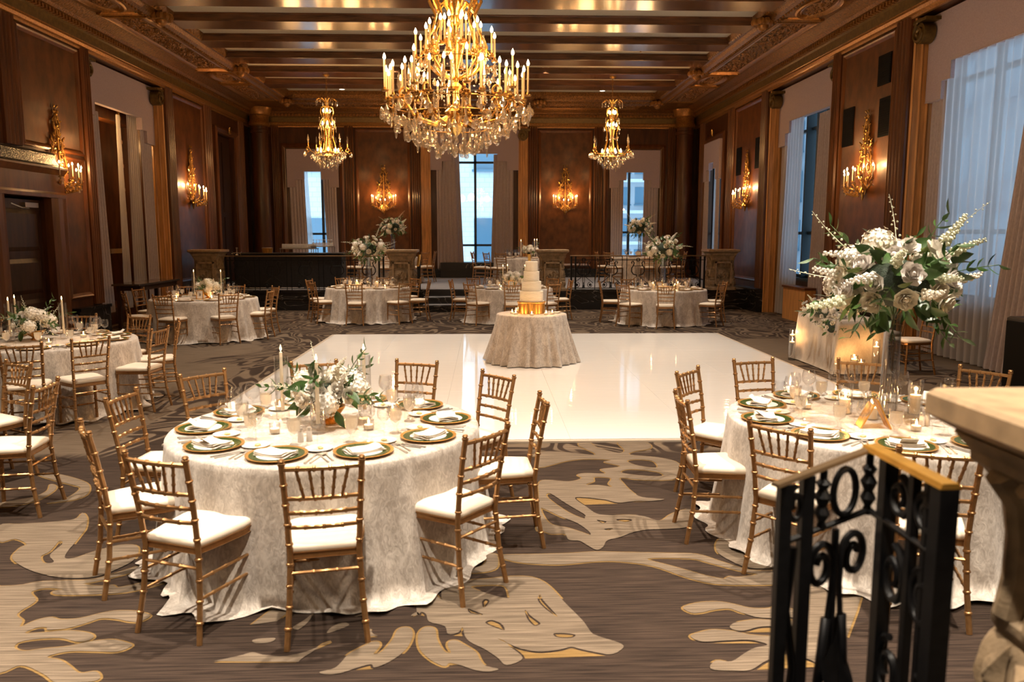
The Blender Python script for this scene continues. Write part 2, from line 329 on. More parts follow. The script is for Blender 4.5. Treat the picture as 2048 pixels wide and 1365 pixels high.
MOTIFS=[([(-0.362,3.913),(-0.341,3.925),(-0.314,3.900),(-0.292,3.819),(-0.213,3.771),(-0.194,3.695),(-0.162,3.689),(-0.136,3.714),(-0.122,3.757),(-0.109,3.671),(-0.081,3.608),(-0.009,3.536),(0.050,3.457),(0.088,3.395),(0.164,3.453),(0.108,3.561),(0.084,3.613),(0.053,3.634),(0.143,3.550),(0.203,3.519),(0.258,3.507),(0.345,3.524),(0.399,3.547),(0.447,3.521),(0.518,3.489),(0.566,3.473),(0.610,3.491),(0.649,3.543),(0.625,3.585),(0.564,3.628),(0.518,3.671),(0.503,3.726),(0.482,3.816),(0.418,3.997),(0.387,4.099),(0.349,4.208),(0.307,4.286),(0.249,4.335),(0.175,4.347),(0.101,4.340),(-0.009,4.317),(-0.192,4.302),(-0.296,4.320),(-0.396,4.316)],[[(0.289,4.109),(0.272,4.039),(0.305,3.939),(0.359,3.849),(0.347,3.902),(0.301,4.038)],[(0.198,3.931),(0.204,3.836),(0.233,3.762),(0.260,3.767),(0.267,3.789),(0.227,3.859)],[(0.328,3.678),(0.340,3.640),(0.408,3.633),(0.432,3.658),(0.402,3.675)],[(-0.099,3.952),(-0.087,3.904),(-0.020,3.884),(-0.065,3.927)],[(-0.009,3.798),(0.034,3.752),(0.086,3.718),(0.072,3.784),(0.023,3.825)],[(-0.027,4.024),(-0.015,3.962),(0.014,4.035),(-0.009,4.061)],[(-0.087,4.222),(-0.009,4.139),(0.106,4.070),(0.119,4.108),(0.087,4.230)],[(-0.277,4.201),(-0.265,4.095),(-0.186,4.017),(-0.240,4.069),(-0.252,4.173)]]),
([(-0.336,3.700),(-0.332,3.616),(-0.312,3.536),(-0.272,3.467),(-0.230,3.419),(-0.189,3.395),(-0.171,3.422),(-0.116,3.397),(-0.058,3.359),(-0.009,3.344),(0.029,3.348),(0.049,3.365),(-0.009,3.394),(-0.034,3.450),(-0.055,3.518),(-0.122,3.599),(-0.149,3.626),(-0.180,3.622),(-0.188,3.581),(-0.170,3.512),(-0.206,3.532),(-0.243,3.644),(-0.254,3.729),(-0.277,3.763),(-0.314,3.758)],[]),
([(0.081,4.654),(0.326,4.661),(0.512,4.670),(0.669,4.688),(0.822,4.675),(1.127,4.650),(1.288,4.629),(1.399,4.519),(1.536,4.385),(1.708,4.373),(1.691,4.325),(1.522,4.344),(1.330,4.492),(1.228,4.562),(0.971,4.571),(1.084,4.464),(1.182,4.383),(1.287,4.298),(1.449,4.246),(1.663,4.252),(1.642,4.194),(1.431,4.188),(1.263,4.213),(1.133,4.303),(0.979,4.461),(0.798,4.532),(0.648,4.537),(0.434,4.500),(0.228,4.529),(0.110,4.592)],[]),
([(0.005,4.664),(0.060,4.662),(0.063,4.484),(0.004,4.415),(-0.126,4.399),(-0.151,4.441),(-0.040,4.487),(-0.005,4.559)],[]),
([(0.412,6.058),(0.470,6.153),(0.654,6.105),(0.766,6.186),(0.742,6.273),(0.810,6.324),(0.976,6.310),(0.958,6.431),(1.133,6.504),(1.016,6.636),(1.081,6.700),(0.890,6.740),(0.695,6.680),(0.441,6.495),(0.460,6.788),(0.389,6.859),(0.532,6.996),(0.724,6.961),(0.974,6.875),(0.865,7.170),(0.895,7.344),(0.967,7.341),(1.019,7.127),(1.176,6.932),(1.257,7.008),(1.249,7.312),(1.509,7.284),(1.507,7.074),(1.338,6.969),(1.280,6.865),(1.510,6.770),(1.646,6.583),(1.544,6.160),(1.242,6.127),(1.080,6.189),(1.079,6.035),(1.105,5.849),(1.160,5.708),(1.317,5.654),(1.221,5.617),(1.095,5.621),(0.962,5.583),(0.870,5.657),(0.661,5.713),(0.722,5.498),(0.773,5.363),(0.859,5.327),(0.996,5.333),(1.094,5.298),(1.188,5.211),(1.301,5.345),(1.450,5.428),(1.369,5.113),(1.248,5.058),(1.066,5.044),(0.948,4.990),(0.865,4.918),(0.773,4.866),(0.730,4.761),(0.683,4.711),(0.638,4.782),(0.594,4.863),(0.527,4.884),(0.509,4.986),(0.425,4.989),(0.379,5.038),(0.333,5.088),(0.375,5.509),(0.394,5.796)],[[(0.469,5.819),(0.453,5.720),(0.567,5.413),(0.664,5.270),(0.682,5.301),(0.682,5.355),(0.583,5.572),(0.505,5.767)],[(0.389,5.486),(0.399,5.310),(0.439,5.164),(0.535,5.101),(0.619,5.020),(0.675,4.962),(0.671,5.038),(0.616,5.178),(0.518,5.306),(0.432,5.440)],[(1.216,6.662),(1.284,6.530),(1.435,6.462),(1.439,6.655),(1.309,6.709)],[(1.107,6.350),(1.182,6.273),(1.348,6.224),(1.439,6.235),(1.409,6.340),(1.209,6.423)],[(0.780,6.018),(0.850,6.098),(0.874,6.211),(1.000,6.178),(0.961,6.039),(0.974,5.958),(0.879,6.001)],[(0.756,5.236),(0.784,5.173),(0.817,5.202)],[(0.888,5.231),(0.947,5.188),(0.999,5.227),(0.936,5.250)],[(0.782,5.063),(0.807,5.037),(0.841,5.075)]]),
([(-2.889,4.315),(-2.710,4.309),(-2.610,4.319),(-2.531,4.359),(-2.448,4.370),(-2.319,4.352),(-2.220,4.307),(-2.124,4.290),(-2.088,4.302),(-2.052,4.260),(-2.092,4.221),(-2.165,4.217),(-2.269,4.227),(-2.357,4.263),(-2.444,4.273),(-2.492,4.234),(-2.470,4.194),(-2.421,4.141),(-2.407,4.090),(-2.422,3.970),(-2.355,3.899),(-2.327,3.831),(-2.289,3.896),(-2.232,3.929),(-2.170,3.904),(-2.078,3.912),(-1.990,3.967),(-1.919,3.991),(-1.815,3.979),(-1.728,3.929),(-1.756,3.867),(-1.811,3.869),(-1.875,3.894),(-1.963,3.908),(-2.011,3.865),(-2.075,3.811),(-2.136,3.797),(-2.175,3.793),(-2.195,3.821),(-2.240,3.817),(-2.268,3.764),(-2.174,3.771),(-2.066,3.784),(-1.960,3.759),(-1.913,3.720),(-1.919,3.684),(-1.968,3.671),(-2.046,3.704),(-2.111,3.711),(-2.196,3.699),(-2.246,3.670),(-2.232,3.619),(-2.172,3.593),(-2.097,3.610),(-1.988,3.631),(-1.916,3.669),(-1.818,3.688),(-1.741,3.663),(-1.689,3.626),(-1.731,3.573),(-1.832,3.577),(-1.963,3.581),(-2.037,3.535),(-1.963,3.505),(-1.899,3.457),(-1.819,3.391),(-1.754,3.402),(-1.709,3.353),(-1.720,3.322),(-1.799,3.313),(-1.883,3.316),(-1.977,3.388),(-2.114,3.464),(-2.174,3.403),(-2.317,3.408)],[]),
([(-3.280,5.273),(-3.156,5.288),(-2.974,5.319),(-2.833,5.373),(-2.841,5.492),(-2.760,5.390),(-2.673,5.197),(-2.637,5.045),(-2.611,4.918),(-2.590,4.804),(-2.552,4.695),(-2.492,4.693),(-2.431,4.783),(-2.312,4.891),(-2.191,4.863),(-2.122,4.666),(-2.161,4.522),(-2.240,4.415),(-2.404,4.407),(-2.540,4.452),(-2.711,4.554),(-2.873,4.706),(-2.915,4.863),(-2.911,4.928),(-3.033,5.015),(-3.104,4.975)],[[(-2.728,4.963),(-2.697,4.800),(-2.710,4.723),(-2.639,4.624),(-2.587,4.637),(-2.668,4.745),(-2.684,4.920)]]),
([(-3.548,5.727),(-3.439,5.812),(-3.375,5.867),(-3.358,6.007),(-3.422,6.170),(-3.341,6.104),(-3.300,5.969),(-3.303,5.796),(-3.369,5.688),(-3.490,5.628)],[]),
([(-3.642,6.441),(-3.499,6.436),(-3.158,6.199),(-3.015,5.936),(-3.032,5.798),(-3.113,5.745),(-3.202,5.715),(-3.137,5.791),(-3.114,5.904),(-3.136,6.060),(-3.232,6.138),(-3.431,6.260),(-3.612,6.385)],[])]
OFFSIGN = 0
DLAB = {(-2.27, 14.25): 'recessed downlight hidden behind the grand chandelier, door side', (1.56, 14.25): 'recessed downlight hidden behind the grand chandelier, window side',
 (-4.19, 17.6): 'recessed round downlight in the ceiling nearest above the mirrored opening', (3.49, 17.6): 'recessed round downlight in the ceiling above the teal-lit window side',
 (1.56, 20.97): 'recessed round downlight between the grand chandelier and the tower-side small chandelier', (-2.27, 20.97): 'recessed round downlight between the grand chandelier and the bar-side small chandelier',
 (3.49, 24.3): 'far recessed downlight just above the crown of the tower-side small chandelier', (-4.19, 24.3): 'far recessed downlight just above the crown of the bar-side small chandelier'}
# ------------------------------------------------------------------ room shell
def mpL(a, d, z): return (XL + d, a, z)
def mpR(a, d, z): return (XR - d, a, z)
def mpB(a, d, z): return (a, YB - d, z)
def pbox(m, mp, a0, a1, d0, d1, z0, z1):
    return m.add([mp(a0, d0, z0), mp(a1, d0, z0), mp(a1, d1, z0), mp(a0, d1, z0), mp(a0, d0, z1), mp(a1, d0, z1), mp(a1, d1, z1), mp(a0, d1, z1)],
                 [(0, 3, 2, 1), (4, 5, 6, 7), (0, 1, 5, 4), (1, 2, 6, 5), (2, 3, 7, 6), (3, 0, 4, 7)])
floor = struct('floor', M().box(XL - .5, XR + .6, YN, YB + .4, -.1, 0).mesh('floor', carpet, False))
def smooth_closed(p, k=4):
    out = []; n = len(p)
    for i in range(n):
        p0, p1, p2, p3 = [Vector(p[(i + j - 1) % n]) for j in range(4)]
        for t in range(k):
            t /= k; out.append(.5 * (2 * p1 + (p2 - p0) * t + (2 * p0 - 5 * p1 + 4 * p2 - p3) * t * t + (3 * p1 - p0 - 3 * p2 + p3) * t ** 3))
    return out
def area(p): return sum(p[i][0] * p[(i + 1) % len(p)][1] - p[(i + 1) % len(p)][0] * p[i][1] for i in range(len(p))) / 2
def grow(p, e):
    out = []; n = len(p); sg = 1 if area(p) > 0 else -1
    for i in range(n):
        a, b = Vector(p[i - 1]), Vector(p[(i + 1) % n]); t = b - a; l = hypot(t.x, t.y) or 1
        out.append((p[i][0] + sg * e * t.y / l, p[i][1] - sg * e * t.x / l))
    return out
def motif_curve(name, shape, mat, z, off):
    """tufted motif: flat inlay with its own cut-outs"""
    cu = bpy.data.curves.new(name, 'CURVE'); cu.dimensions = '2D'; cu.fill_mode = 'BOTH'; cu.resolution_u = 1
    for q, e in [(shape[0], off)] + [(h, -off) for h in shape[1]]:
        q = smooth_closed(q)
        if e: q = grow(q, e)
        sp = cu.splines.new('POLY'); sp.points.add(len(q) - 1); sp.use_cyclic_u = True
        for pt, c in zip(sp.points, q): pt.co = (c[0], c[1], 0, 1)
    o = bpy.data.objects.new(name, cu); COL.objects.link(o); bpy.context.view_layer.update()
    me = bpy.data.meshes.new_from_object(o.evaluated_get(bpy.context.evaluated_depsgraph_get())); bpy.data.objects.remove(o)
    me.materials.clear(); me.materials.append(mat); return O(name, me, floor, (0, 0, z))
for i, sh in enumerate(MOTIFS):
    mir = ([(-.7 - x, y) for x, y in sh[0]], [[(-.7 - x, y) for x, y in h] for h in sh[1]])
    for k, s_ in enumerate((sh, mir)):
        if k and i == 4: continue
        motif_curve('carpet_motif', s_, carpet_b, .0035 + .0003 * i, 0)
        motif_curve('carpet_outline', s_, carpet_g, .0015 + .0001 * i, .011)

# walls: slabs around their openings
def wall(name, mp, a0, a1, openings, th=.45):
    m = M(); cur = a0
    for (b0, b1, z0, z1) in sorted(openings):
        pbox(m, mp, cur, b0, -th, 0, 0, ZC)
        if z0: pbox(m, mp, b0, b1, -th, 0, 0, z0)
        pbox(m, mp, b0, b1, -th, 0, z1, ZC); cur = b1
    pbox(m, mp, cur, a1, -th, 0, 0, ZC)
    return struct(name, m.mesh(name, wood, False))
BAYS = [(16.34, 20.05), (9.67, 13.38)]
WINB = [(-1.55, .85, 1.0, 5.3), (-6.4, -4.95, .9, 4.6), (4.25, 5.7, .9, 4.6)]
wl = wall('wall_left', mpL, YN, YB, [(16.34, 20.05, 0, 5.5), (23.75, 25.45, .55, 4.9), (13.10, 14.46, 0, 2.6)])
wr = wall('wall_right', mpR, YN, YB, [(a, b, 0, 5.5) for a, b in BAYS] + [(23.8, 25.35, .95, 4.75)])
wb = wall('wall_back', mpB, XL, XR, WINB, .3)
wnear = struct('wall_near', M().box(XL - .3, XR + .3, YN - .3, YN, 0, ZC).mesh('wall_near', wood, False))
def recess(w, mp, a0, a1, o):
    """shallow window bay behind the wall face: back slab with its opening, oak-lined reveals"""
    m = M(); b0, b1, z0, z1 = o
    pbox(m, mp, a0 - .1, b0, -.60, -.45, 0, 5.6); pbox(m, mp, b1, a1 + .1, -.60, -.45, 0, 5.6); pbox(m, mp, b0, b1, -.60, -.45, z1, 5.6)
    if z0: pbox(m, mp, b0, b1, -.60, -.45, 0, z0)
    O('recess', m.mesh('recess', wood, False), w)
    for e, s_ in ((a0, 1), (a1, -1)):
        poly = [(0, 0)] + [q for k in range(3) for q in ((-.02 - .13 * k, .03), (-.04 - .13 * k, .015), (-.12 - .13 * k, .015), (-.14 - .13 * k, .03))] + [(-.44, .03), (-.44, 0)]
        O('pilaster', M().prism([(p, q) for p, q in poly], 0.0, 5.47, lambda d, q, z: mp(e + s_ * q, d, z)).mesh('pilaster', oak, False), w)
for a, b in BAYS: recess(wr, mpR, a, b, (a + .35, b - .35, .95, 5.4))
recess(wl, mpL, 16.34, 20.05, (16.7, 19.7, .35, 5.3))
def mpR2(a, d, z): return mpR(a, d - .42, z)
def mpL2(a, d, z): return mpL(a, d - .42, z)
def panel(w, mp, a0, a1, z0, z1, t=.10):
    """tall burl panel framed by a bevelled mahogany moulding"""
    p = O('panel', pbox(M(), mp, a0 + t * .6, a1 - t * .6, 0, .012, z0 + t * .6, z1 - t * .6).mesh('panel', burl, False), w)
    m = M()
    prof = [(0, .0), (.0, .035), (.03, .055), (.06, .045), (t, .015), (t, .0)]
    rings = []
    for e, d in prof: rings.append([mp(a0 + e, d, z0 + e), mp(a1 - e, d, z0 + e), mp(a1 - e, d, z1 - e), mp(a0 + e, d, z1 - e)])
    m.loft(rings, caps=False); O('moulding', m.mesh('moulding', woodtrim, True, .3), p); return p
def reeds(w, mp, a0, a1, z0, z1, n=4, mat=None):
    """fluted stile: rounded reeds running the full height"""
    poly = [(a0, 0), (a0, .05)]; s = (a1 - a0) / n
    for i in range(n): poly += [(a0 + s * (i + .12), .05), (a0 + s * (i + .3), .085), (a0 + s * (i + .5), .095), (a0 + s * (i + .7), .085), (a0 + s * (i + .88), .05)]
    poly += [(a1, .05), (a1, 0)]
    return O('stile', M().prism(poly, z0, z1, lambda a, d, z: mp(a, d, z)).mesh('stile', mat or woodtrim, True, .35), w)
def pilaster(w, mp, a0, a1, z0, z1, d=.13):
    poly = [(a0, 0), (a0, d)]; n = 4; s = (a1 - a0) / n
    for i in range(n): poly += [(a0 + s * (i + .15), d), (a0 + s * (i + .3), d - .018), (a0 + s * (i + .7), d - .018), (a0 + s * (i + .85), d)]
    poly += [(a1, d), (a1, 0)]
    return O('pilaster', M().prism(poly, z0, z1, lambda a, dd, z: mp(a, dd, z)).mesh('pilaster', oak, True, .3), w)
def corbel(w, mp, a, sgn, z):
    """scrolled volute capital at the head of a window pilaster"""
    m = M(); sp = spiral(0, 0, .17, .03, 90, 90 + 500, 26)
    pts = [(-.22, 0, .17)] + sp
    for dd in (.16, .30):
        m.tube([mp(a + sgn * x, dd, z + zz) for x, _, zz in pts], [.028] * (len(pts) - 4) + [.03, .03, .03, .02], 6)
    poly = [(sgn * (.165 * cos(t * pi / 8)), .165 * sin(t * pi / 8)) for t in range(16)]
    m.loft([[mp(a + x, .10, z + y) for x, y in poly], [mp(a + x, .29, z + y) for x, y in poly]])
    pbox(m, mp, a - .24, a + .24, .05, .32, z + .165, z + .215)
    return O('corbel', m.mesh('corbel', patina, True, .6), w)
for w, mp in ((wl, mpL), (wr, mpR)):
    for (p0, p1, q0) in ((13.9, 15.95, .75 if w is wr else 3.45), (20.52, 22.65, .75), (6.75, 9.1, .75)): panel(w, mp, p0, p1, q0, 5.44)
    if w is wl: panel(w, mp, 15.08, 15.95, .75, 3.40)
    for (p0, p1) in ((22.7, 23.3), (20.08, 20.48), (16.0, 16.3), (13.41, 13.85), (25.75, 26.3), (9.15, 9.6)): reeds(w, mp, p0, p1, 3.42 if w is wl and 13 < p0 < 14 else .6, 5.5)
    for a, s_ in ((19.93, -1), (16.46, 1), (13.26, -1), (9.79, 1)): corbel(w, (lambda a_, d_, z_, mp=mp: mp(a_, d_ - .30, z_)), a, s_, 5.2) if w is wr or a > 15 else None
for (a0, a1) in ((-4.28, -2.46), (1.76, 3.58)): panel(wb, mpB, a0, a1, .9, 5.42)
for (a0, a1) in ((-2.42, -2.14), (1.43, 1.74), (-4.62, -4.32), (3.62, 3.92), (-7.0, -6.75), (6.1, 6.35)): reeds(wb, mpB, a0, a1, .6, 5.5)
for (a0, a1) in ((-2.12, -1.8), (1.1, 1.42)): pilaster(wb, mpB, a0, a1, .55, 5.5)
for a, s_ in ((-1.95, 1), (1.25, -1)): corbel(wb, mpB, a, s_, 5.2)
def casing(w, mp, a0, a1, z0, z1, t=.16):
    m = M(); rings = []
    for e, d in [(-t, 0), (-t, .07), (-t * .6, .11), (-t * .2, .06), (0, .05), (0, 0)]:
        rings.append([mp(a0 + e, d, z0), mp(a0 + e, d, z1 - e), mp(a1 - e, d, z1 - e), mp(a1 - e, d, z0)])
    m.loft(rings, caps=False, closed=False); return O('casing', m.mesh('casing', woodtrim, True, .3), w)
casing(wb, mpB, -6.55, -4.8, .6, 4.78); casing(wb, mpB, 4.1, 5.85, .6, 4.78)
casing(wr, mpR, 23.72, 25.45, .6, 4.82); casing(wl, mpL, 23.72, 25.48, .6, 4.92)
for w, mp in ((wr, mpR), (wl, mpL)):   # small gilt shell over the narrow openings
    m = M()
    for k in range(7):
        t = pi * k / 6; m.tube([mp(24.6, .12, 4.95), mp(24.6 + .13 * cos(t), .16, 4.95 + .17 * sin(t) + .02)], [.03, .012], 5)
    O('shell_ornament', m.mesh('shell', brass), w)
# dark doors standing in the narrow left opening
m = M(); pbox(m, mpL, 23.78, 25.42, -.2, -.14, .55, 4.88)
nd = O('inner_door', m.mesh('inner_door', darkwood, False), wl)
for a in (23.9, 24.65):
    for z0, z1 in ((.75, 2.5), (2.65, 4.7)):
        m = M(); pbox(m, mpL, a, a + .62, -.14, -.115, z0, z1); O('door_panel', m.mesh('door_panel', darkwood, False), nd)
O('door_light_block', M().box(XL - .55, XL - .44, 23.5, 25.7, .3, 5.2).mesh('light_block', darkwood, False), wl)  # unseen block added behind the inner door to stop sky light leaking in
O('door_light_block', M().box(XL - .55, XL - .44, 12.8, 14.9, -.05, 3.0).mesh('light_block', darkwood, False), wl)  # likewise added, against light leaking around the panelled door
# black marble skirting
for nm, mp, segs in (('baseboard_left', mpL, [(YN, 12.9), (15.1, 16.34), (20.05, YB)]), ('baseboard_right', mpR, [(YN, 9.67), (13.38, 16.34), (20.05, YB)]), ('baseboard_back', mpB, [(XL, XR)])):
    m = M()
    for a0, a1 in segs: pbox(m, mp, a0, a1, 0, .16, 0, .52 if mp is not mpB else .78); pbox(m, mp, a0, a1, 0, .19, .52 if mp is not mpB else .78, .58 if mp is not mpB else .84)
    struct(nm, m.mesh(nm, marble, False))
# rounded corner columns
for cx in (-7.25, 6.55):
    o = O('corner_column', M().lathe([(.34, .55), (.34, .75), (.28, .82), (.27, 5.2), (.30, 5.22), (.30, 5.3), (.27, 5.32), (.27, 5.5)], 20, (cx, 26.55, 0)).mesh('corner_column', wood), wb)
    O('capital', M().lathe([(.27, 5.42), (.33, 5.46), (.33, 5.54), (.30, 5.58), (.30, 5.74), (.36, 5.78), (.38, 5.9), (.44, 6.0)], 20, (cx, 26.55, 0)).mesh('capital', giltsm), o)

# ------------------------------------------------------------------ ceiling
ceil = struct('ceiling', M().box(XL - .3, XR + .3, YN - .3, YB + .3, 6.32, 6.5).mesh('ceiling', ceilw, False))
def ringloft(prof):
    return M().loft([[(XL + d, YN + d, z), (XR - d, YN + d, z), (XR - d, YB - d, z), (XL + d, YB - d, z)] for d, z in prof], caps=False)
O('cornice', ringloft([(0, 5.46), (.05, 5.46), (.06, 5.50), (.10, 5.52), (.12, 5.57), (.12, 5.60), (.14, 5.61)]).mesh('cornice_a', giltsm, True, .3), ceil)
O('cornice', ringloft([(.13, 5.61), (.15, 5.76), (.20, 5.78)]).mesh('cornice_b', patina, True, .3), ceil)
O('cornice', ringloft([(.20, 5.78), (.21, 5.86), (.30, 5.87), (.34, 5.92), (.42, 5.95), (.50, 6.0), (.56, 6.02), (1.48, 6.02), (1.5, 5.98), (1.56, 5.96), (1.62, 6.0), (1.66, 6.06), (1.75, 6.10), (1.80, 6.20), (1.80, 6.33)]).mesh('cornice_c', giltwood, True, .3), ceil)
m = M()
for k in range(int((YB - 2) / .11)):
    y = 1.5 + k * .11
    if y < YB - .3:
        m.box(XL + .20, XL + .27, y, y + .06, 5.79, 5.86); m.box(XR - .27, XR - .20, y, y + .06, 5.79, 5.86)
for k in range(int((XR - XL - .6) / .11)):
    x = XL + .3 + k * .11; m.box(x, x + .06, YB - .27, YB - .20, 5.79, 5.86)
tag(O('dentil_course', m.mesh('dentils', giltsm, False), ceil), kind='stuff')
m = M()
for k in range(int(22 / .13)):
    y = 3 + k * .13
    for x, s_ in ((XL + 1.72, 1), (XR - 1.72, -1)): m.add([(x - .045, y - .05, 6.085), (x + .045, y - .05, 6.13), (x + .045, y + .05, 6.13), (x - .045, y + .05, 6.085), (x + s_ * .02, y, 6.055)], [(0, 1, 4), (1, 2, 4), (2, 3, 4), (3, 0, 4)])
    for x in (XL + 1.53, XR - 1.53): m.ball((x, y, 5.965), .028, 6, 4)
for k in range(int(11.2 / .13)):
    x = XL + 1.85 + k * .13; m.ball((x, YB - 1.53, 5.965), .028, 6, 4)
tag(O('egg_and_dart', m.mesh('eggs', giltsm), ceil), kind='stuff')
rc = random.Random(3)
def carved(x0, x1, y0, y1, n, oval=False):
    """sunk soffit field: stepped frame plus carved foliage in relief"""
    m = M(); cx, cy = (x0 + x1) / 2, (y0 + y1) / 2; hx, hy = (x1 - x0) / 2, (y1 - y0) / 2
    def outl(e): 
        if oval: return [(cx + (hx - e) * cos(2 * pi * i / 24), cy + (hy - e) * sin(2 * pi * i / 24)) for i in range(24)]
        return [(x0 + e, y0 + e), (x1 - e, y0 + e), (x1 - e, y1 - e), (x0 + e, y1 - e)]
    m.loft([[(a, b, z) for a, b in outl(e)] for e, z in [(0, 6.02), (.0, 5.985), (.04, 5.97), (.08, 5.99), (.10, 6.01), (.12, 5.995), (.14, 6.018)]], caps=False)
    f = O('soffit_frame', m.mesh('soffit_frame', giltsm, True, .4), ceil)
    m = M()
    for k in range(n):
        u, v = rc.uniform(-1, 1), rc.uniform(-1, 1)
        if oval and u * u + v * v > .8: continue
        a = rc.uniform(0, 2 * pi); L_ = rc.uniform(.05, .11); x, y = cx + u * (hx - .2), cy + v * (hy - .2)
        c_, s_ = cos(a), sin(a)
        P = [(-1, 0, 0), (0, -.38, .2), (1, 0, 0), (0, .38, .2), (.1, 0, .75)]
        m.add([(x + (p[0] * c_ - p[1] * s_) * L_, y + (p[0] * s_ + p[1] * c_) * L_, 6.018 - p[2] * .055) for p in P], [(0, 1, 4), (1, 2, 4), (2, 3, 4), (3, 0, 4)])
    tag(O('carved_relief', m.mesh('carved_relief', giltwood, False), f), kind='stuff')
for sx in (0, 1):
    def X(d): return XL + d if sx == 0 else XR - d
    for cy in (8.0, 14.75, 21.5):
        carved(min(X(.68), X(1.4)), max(X(.68), X(1.4)), cy - .72, cy + .72, 160, True)
        for e in (-1, 1): carved(min(X(.6), X(1.46)), max(X(.6), X(1.46)), cy + e * .86 - .03, cy + e * .86 + .03, 0)
        carved(min(X(.62), X(1.44)), max(X(.62), X(1.44)), cy + 1.0, cy + 5.75 if cy < 20 else YB - 2.0, 420)
for x0 in (XL + 1.9, XL + 5.6, XL + 9.3): carved(x0, x0 + 3.4, YB - 1.42, YB - .62, 260)
beams = [16.54 + 1.62 * k for k in range(-9, 5)]
for yb in beams:
    m = M(); x0, x1 = XL + 1.72, XR - 1.72
    prof = [(-.37, 6.24), (-.37, 6.185), (-.34, 6.17), (-.335, 6.06), (-.31, 6.05), (.31, 6.05), (.335, 6.06), (.34, 6.17), (.37, 6.185), (.37, 6.24)]
    m.loft([[(x, yb + a, z) for a, z in prof] for x in (x0, x1)])
    O('beam', m.mesh('beam', beamw, True, .3), ceil)
for yb in beams[:-1]:
    O('ceiling_panel', M().box(XL + 1.8, XR - 1.8, yb + .36, yb + 1.26, 6.20, 6.25).mesh('ceiling_panel', ceilw, False), ceil)
m = M()
for k in range(9):
    t = 2 * pi * k / 9; m.ball((.09 * cos(t), .09 * sin(t), -.02), .045, 6, 4)
m.ball((0, 0, -.05), .07, 8, 5); boss = m.mesh('boss', giltsm)
for yb in (9.3, 15.75, 20.6, 25.2):
    for x in (XL + 1.72, XR - 1.72): O('ceiling_boss', boss, ceil, (x, yb, 6.02), scale=1.7)
O('ceiling_boss', boss, ceil, (-2.4, YB - 1.76, 6.03), scale=1.8); O('ceiling_boss', boss, ceil, (1.7, YB - 1.76, 6.03), scale=1.8)
trimm = M().lathe([(.075, 0), (.095, -.006), (.10, 0), (.10, .03)], 20).mesh('downlight_trim', ceilw)
lens = M().lathe([(.001, .004), (.075, .004)], 20).mesh('downlight_lens', diff)
dl_names = {(-4.19, 17.6): 'recessed downlight between the third and fourth beams beyond the big chandelier, wall side of the clock-less door', }
for i, (x, y) in enumerate(DOWN[6:16]):
    if y < 14: continue
    t = T('downlight', DLAB[(x, y)], 'downlight', (x, y, 6.198 if not any(abs(y - b) < .4 for b in beams) else 6.045), group='recessed ceiling downlights')
    O('trim_ring', trimm, t); O('lens', lens, t)
m = M().tube([(0, 0, 0), (0, 0, -.05)], .012, 6).lathe([(.001, -.05), (.03, -.055), (.03, -.062), (.001, -.062)], 8)
sprk = m.mesh('sprinkler', brass)
for (x, y, lab) in ((-3.9, 19.0, 'small brass sprinkler head on the ceiling above the left small chandelier'), (3.6, 19.0, 'small brass sprinkler head on the ceiling above the right small chandelier')):
    tag(O('sprinkler_head', sprk, None, (x, y, 6.2)), lab, 'sprinkler')

# ------------------------------------------------------------------ dance floor and far dais
df = T('dance_floor', 'glossy white vinyl dance floor laid on the patterned carpet', 'dance floor', (0, 0, 0))
nx, ny = 6, 7; dx, dy = 7.5 / nx, 8.18 / ny
pm = M().bbox(.0006, dx - .0006, .0006, dy - .0006, 0, .024, .0012).mesh('dance_panel', dancem, False)
for i in range(nx):
    for j in range(ny): O('panel', pm, df, (-2.95 + i * dx, 7.36 + j * dy, .001))
m = M()
for (x0, x1, y0, y1) in ((-3.01, -2.951, 7.3, 15.6), (4.551, 4.61, 7.3, 15.6), (-2.95, 4.55, 7.3, 7.359), (-2.95, 4.55, 15.541, 15.6)): m.box(x0, x1, y0, y1, .001, .018)
O('edge_trim', m.mesh('edge_trim', simple('edging strip', (.45, .38, .30), .4), False), df)

dais = struct('trim_1', M().box(XL, XR, 20.9, YB, 0, .53).mesh('dais_front', marble, False)); dais.name = 'floor_dais'
O('nosing', M().box(XL, XR, 20.86, 20.93, .47, .53).mesh('dais_nosing', marble, False), dais)
O('carpet', M().box(XL + .2, XR - .2, 20.95, YB - .1, .53, .545).mesh('dais_carpet', carpet_d, False), dais)
for k in range(2):
    st = O('step', M().bbox(-1.7, 1.1, 20.3 + .3 * k, 20.9, 0 if k == 0 else .18, .18 * (k + 1), .01).mesh('step', marble, False), dais)
    O('tread_carpet', M().box(-1.6, 1.0, 20.32 + .3 * k, 20.6 + .3 * k, .18 * (k + 1), .18 * (k + 1) + .008).mesh('tread', carpet_d, False), st)
nearp = struct('floor_platform', M().box(XL, XR, YN, 1.95, 0, .53).mesh('platform', marble, False))

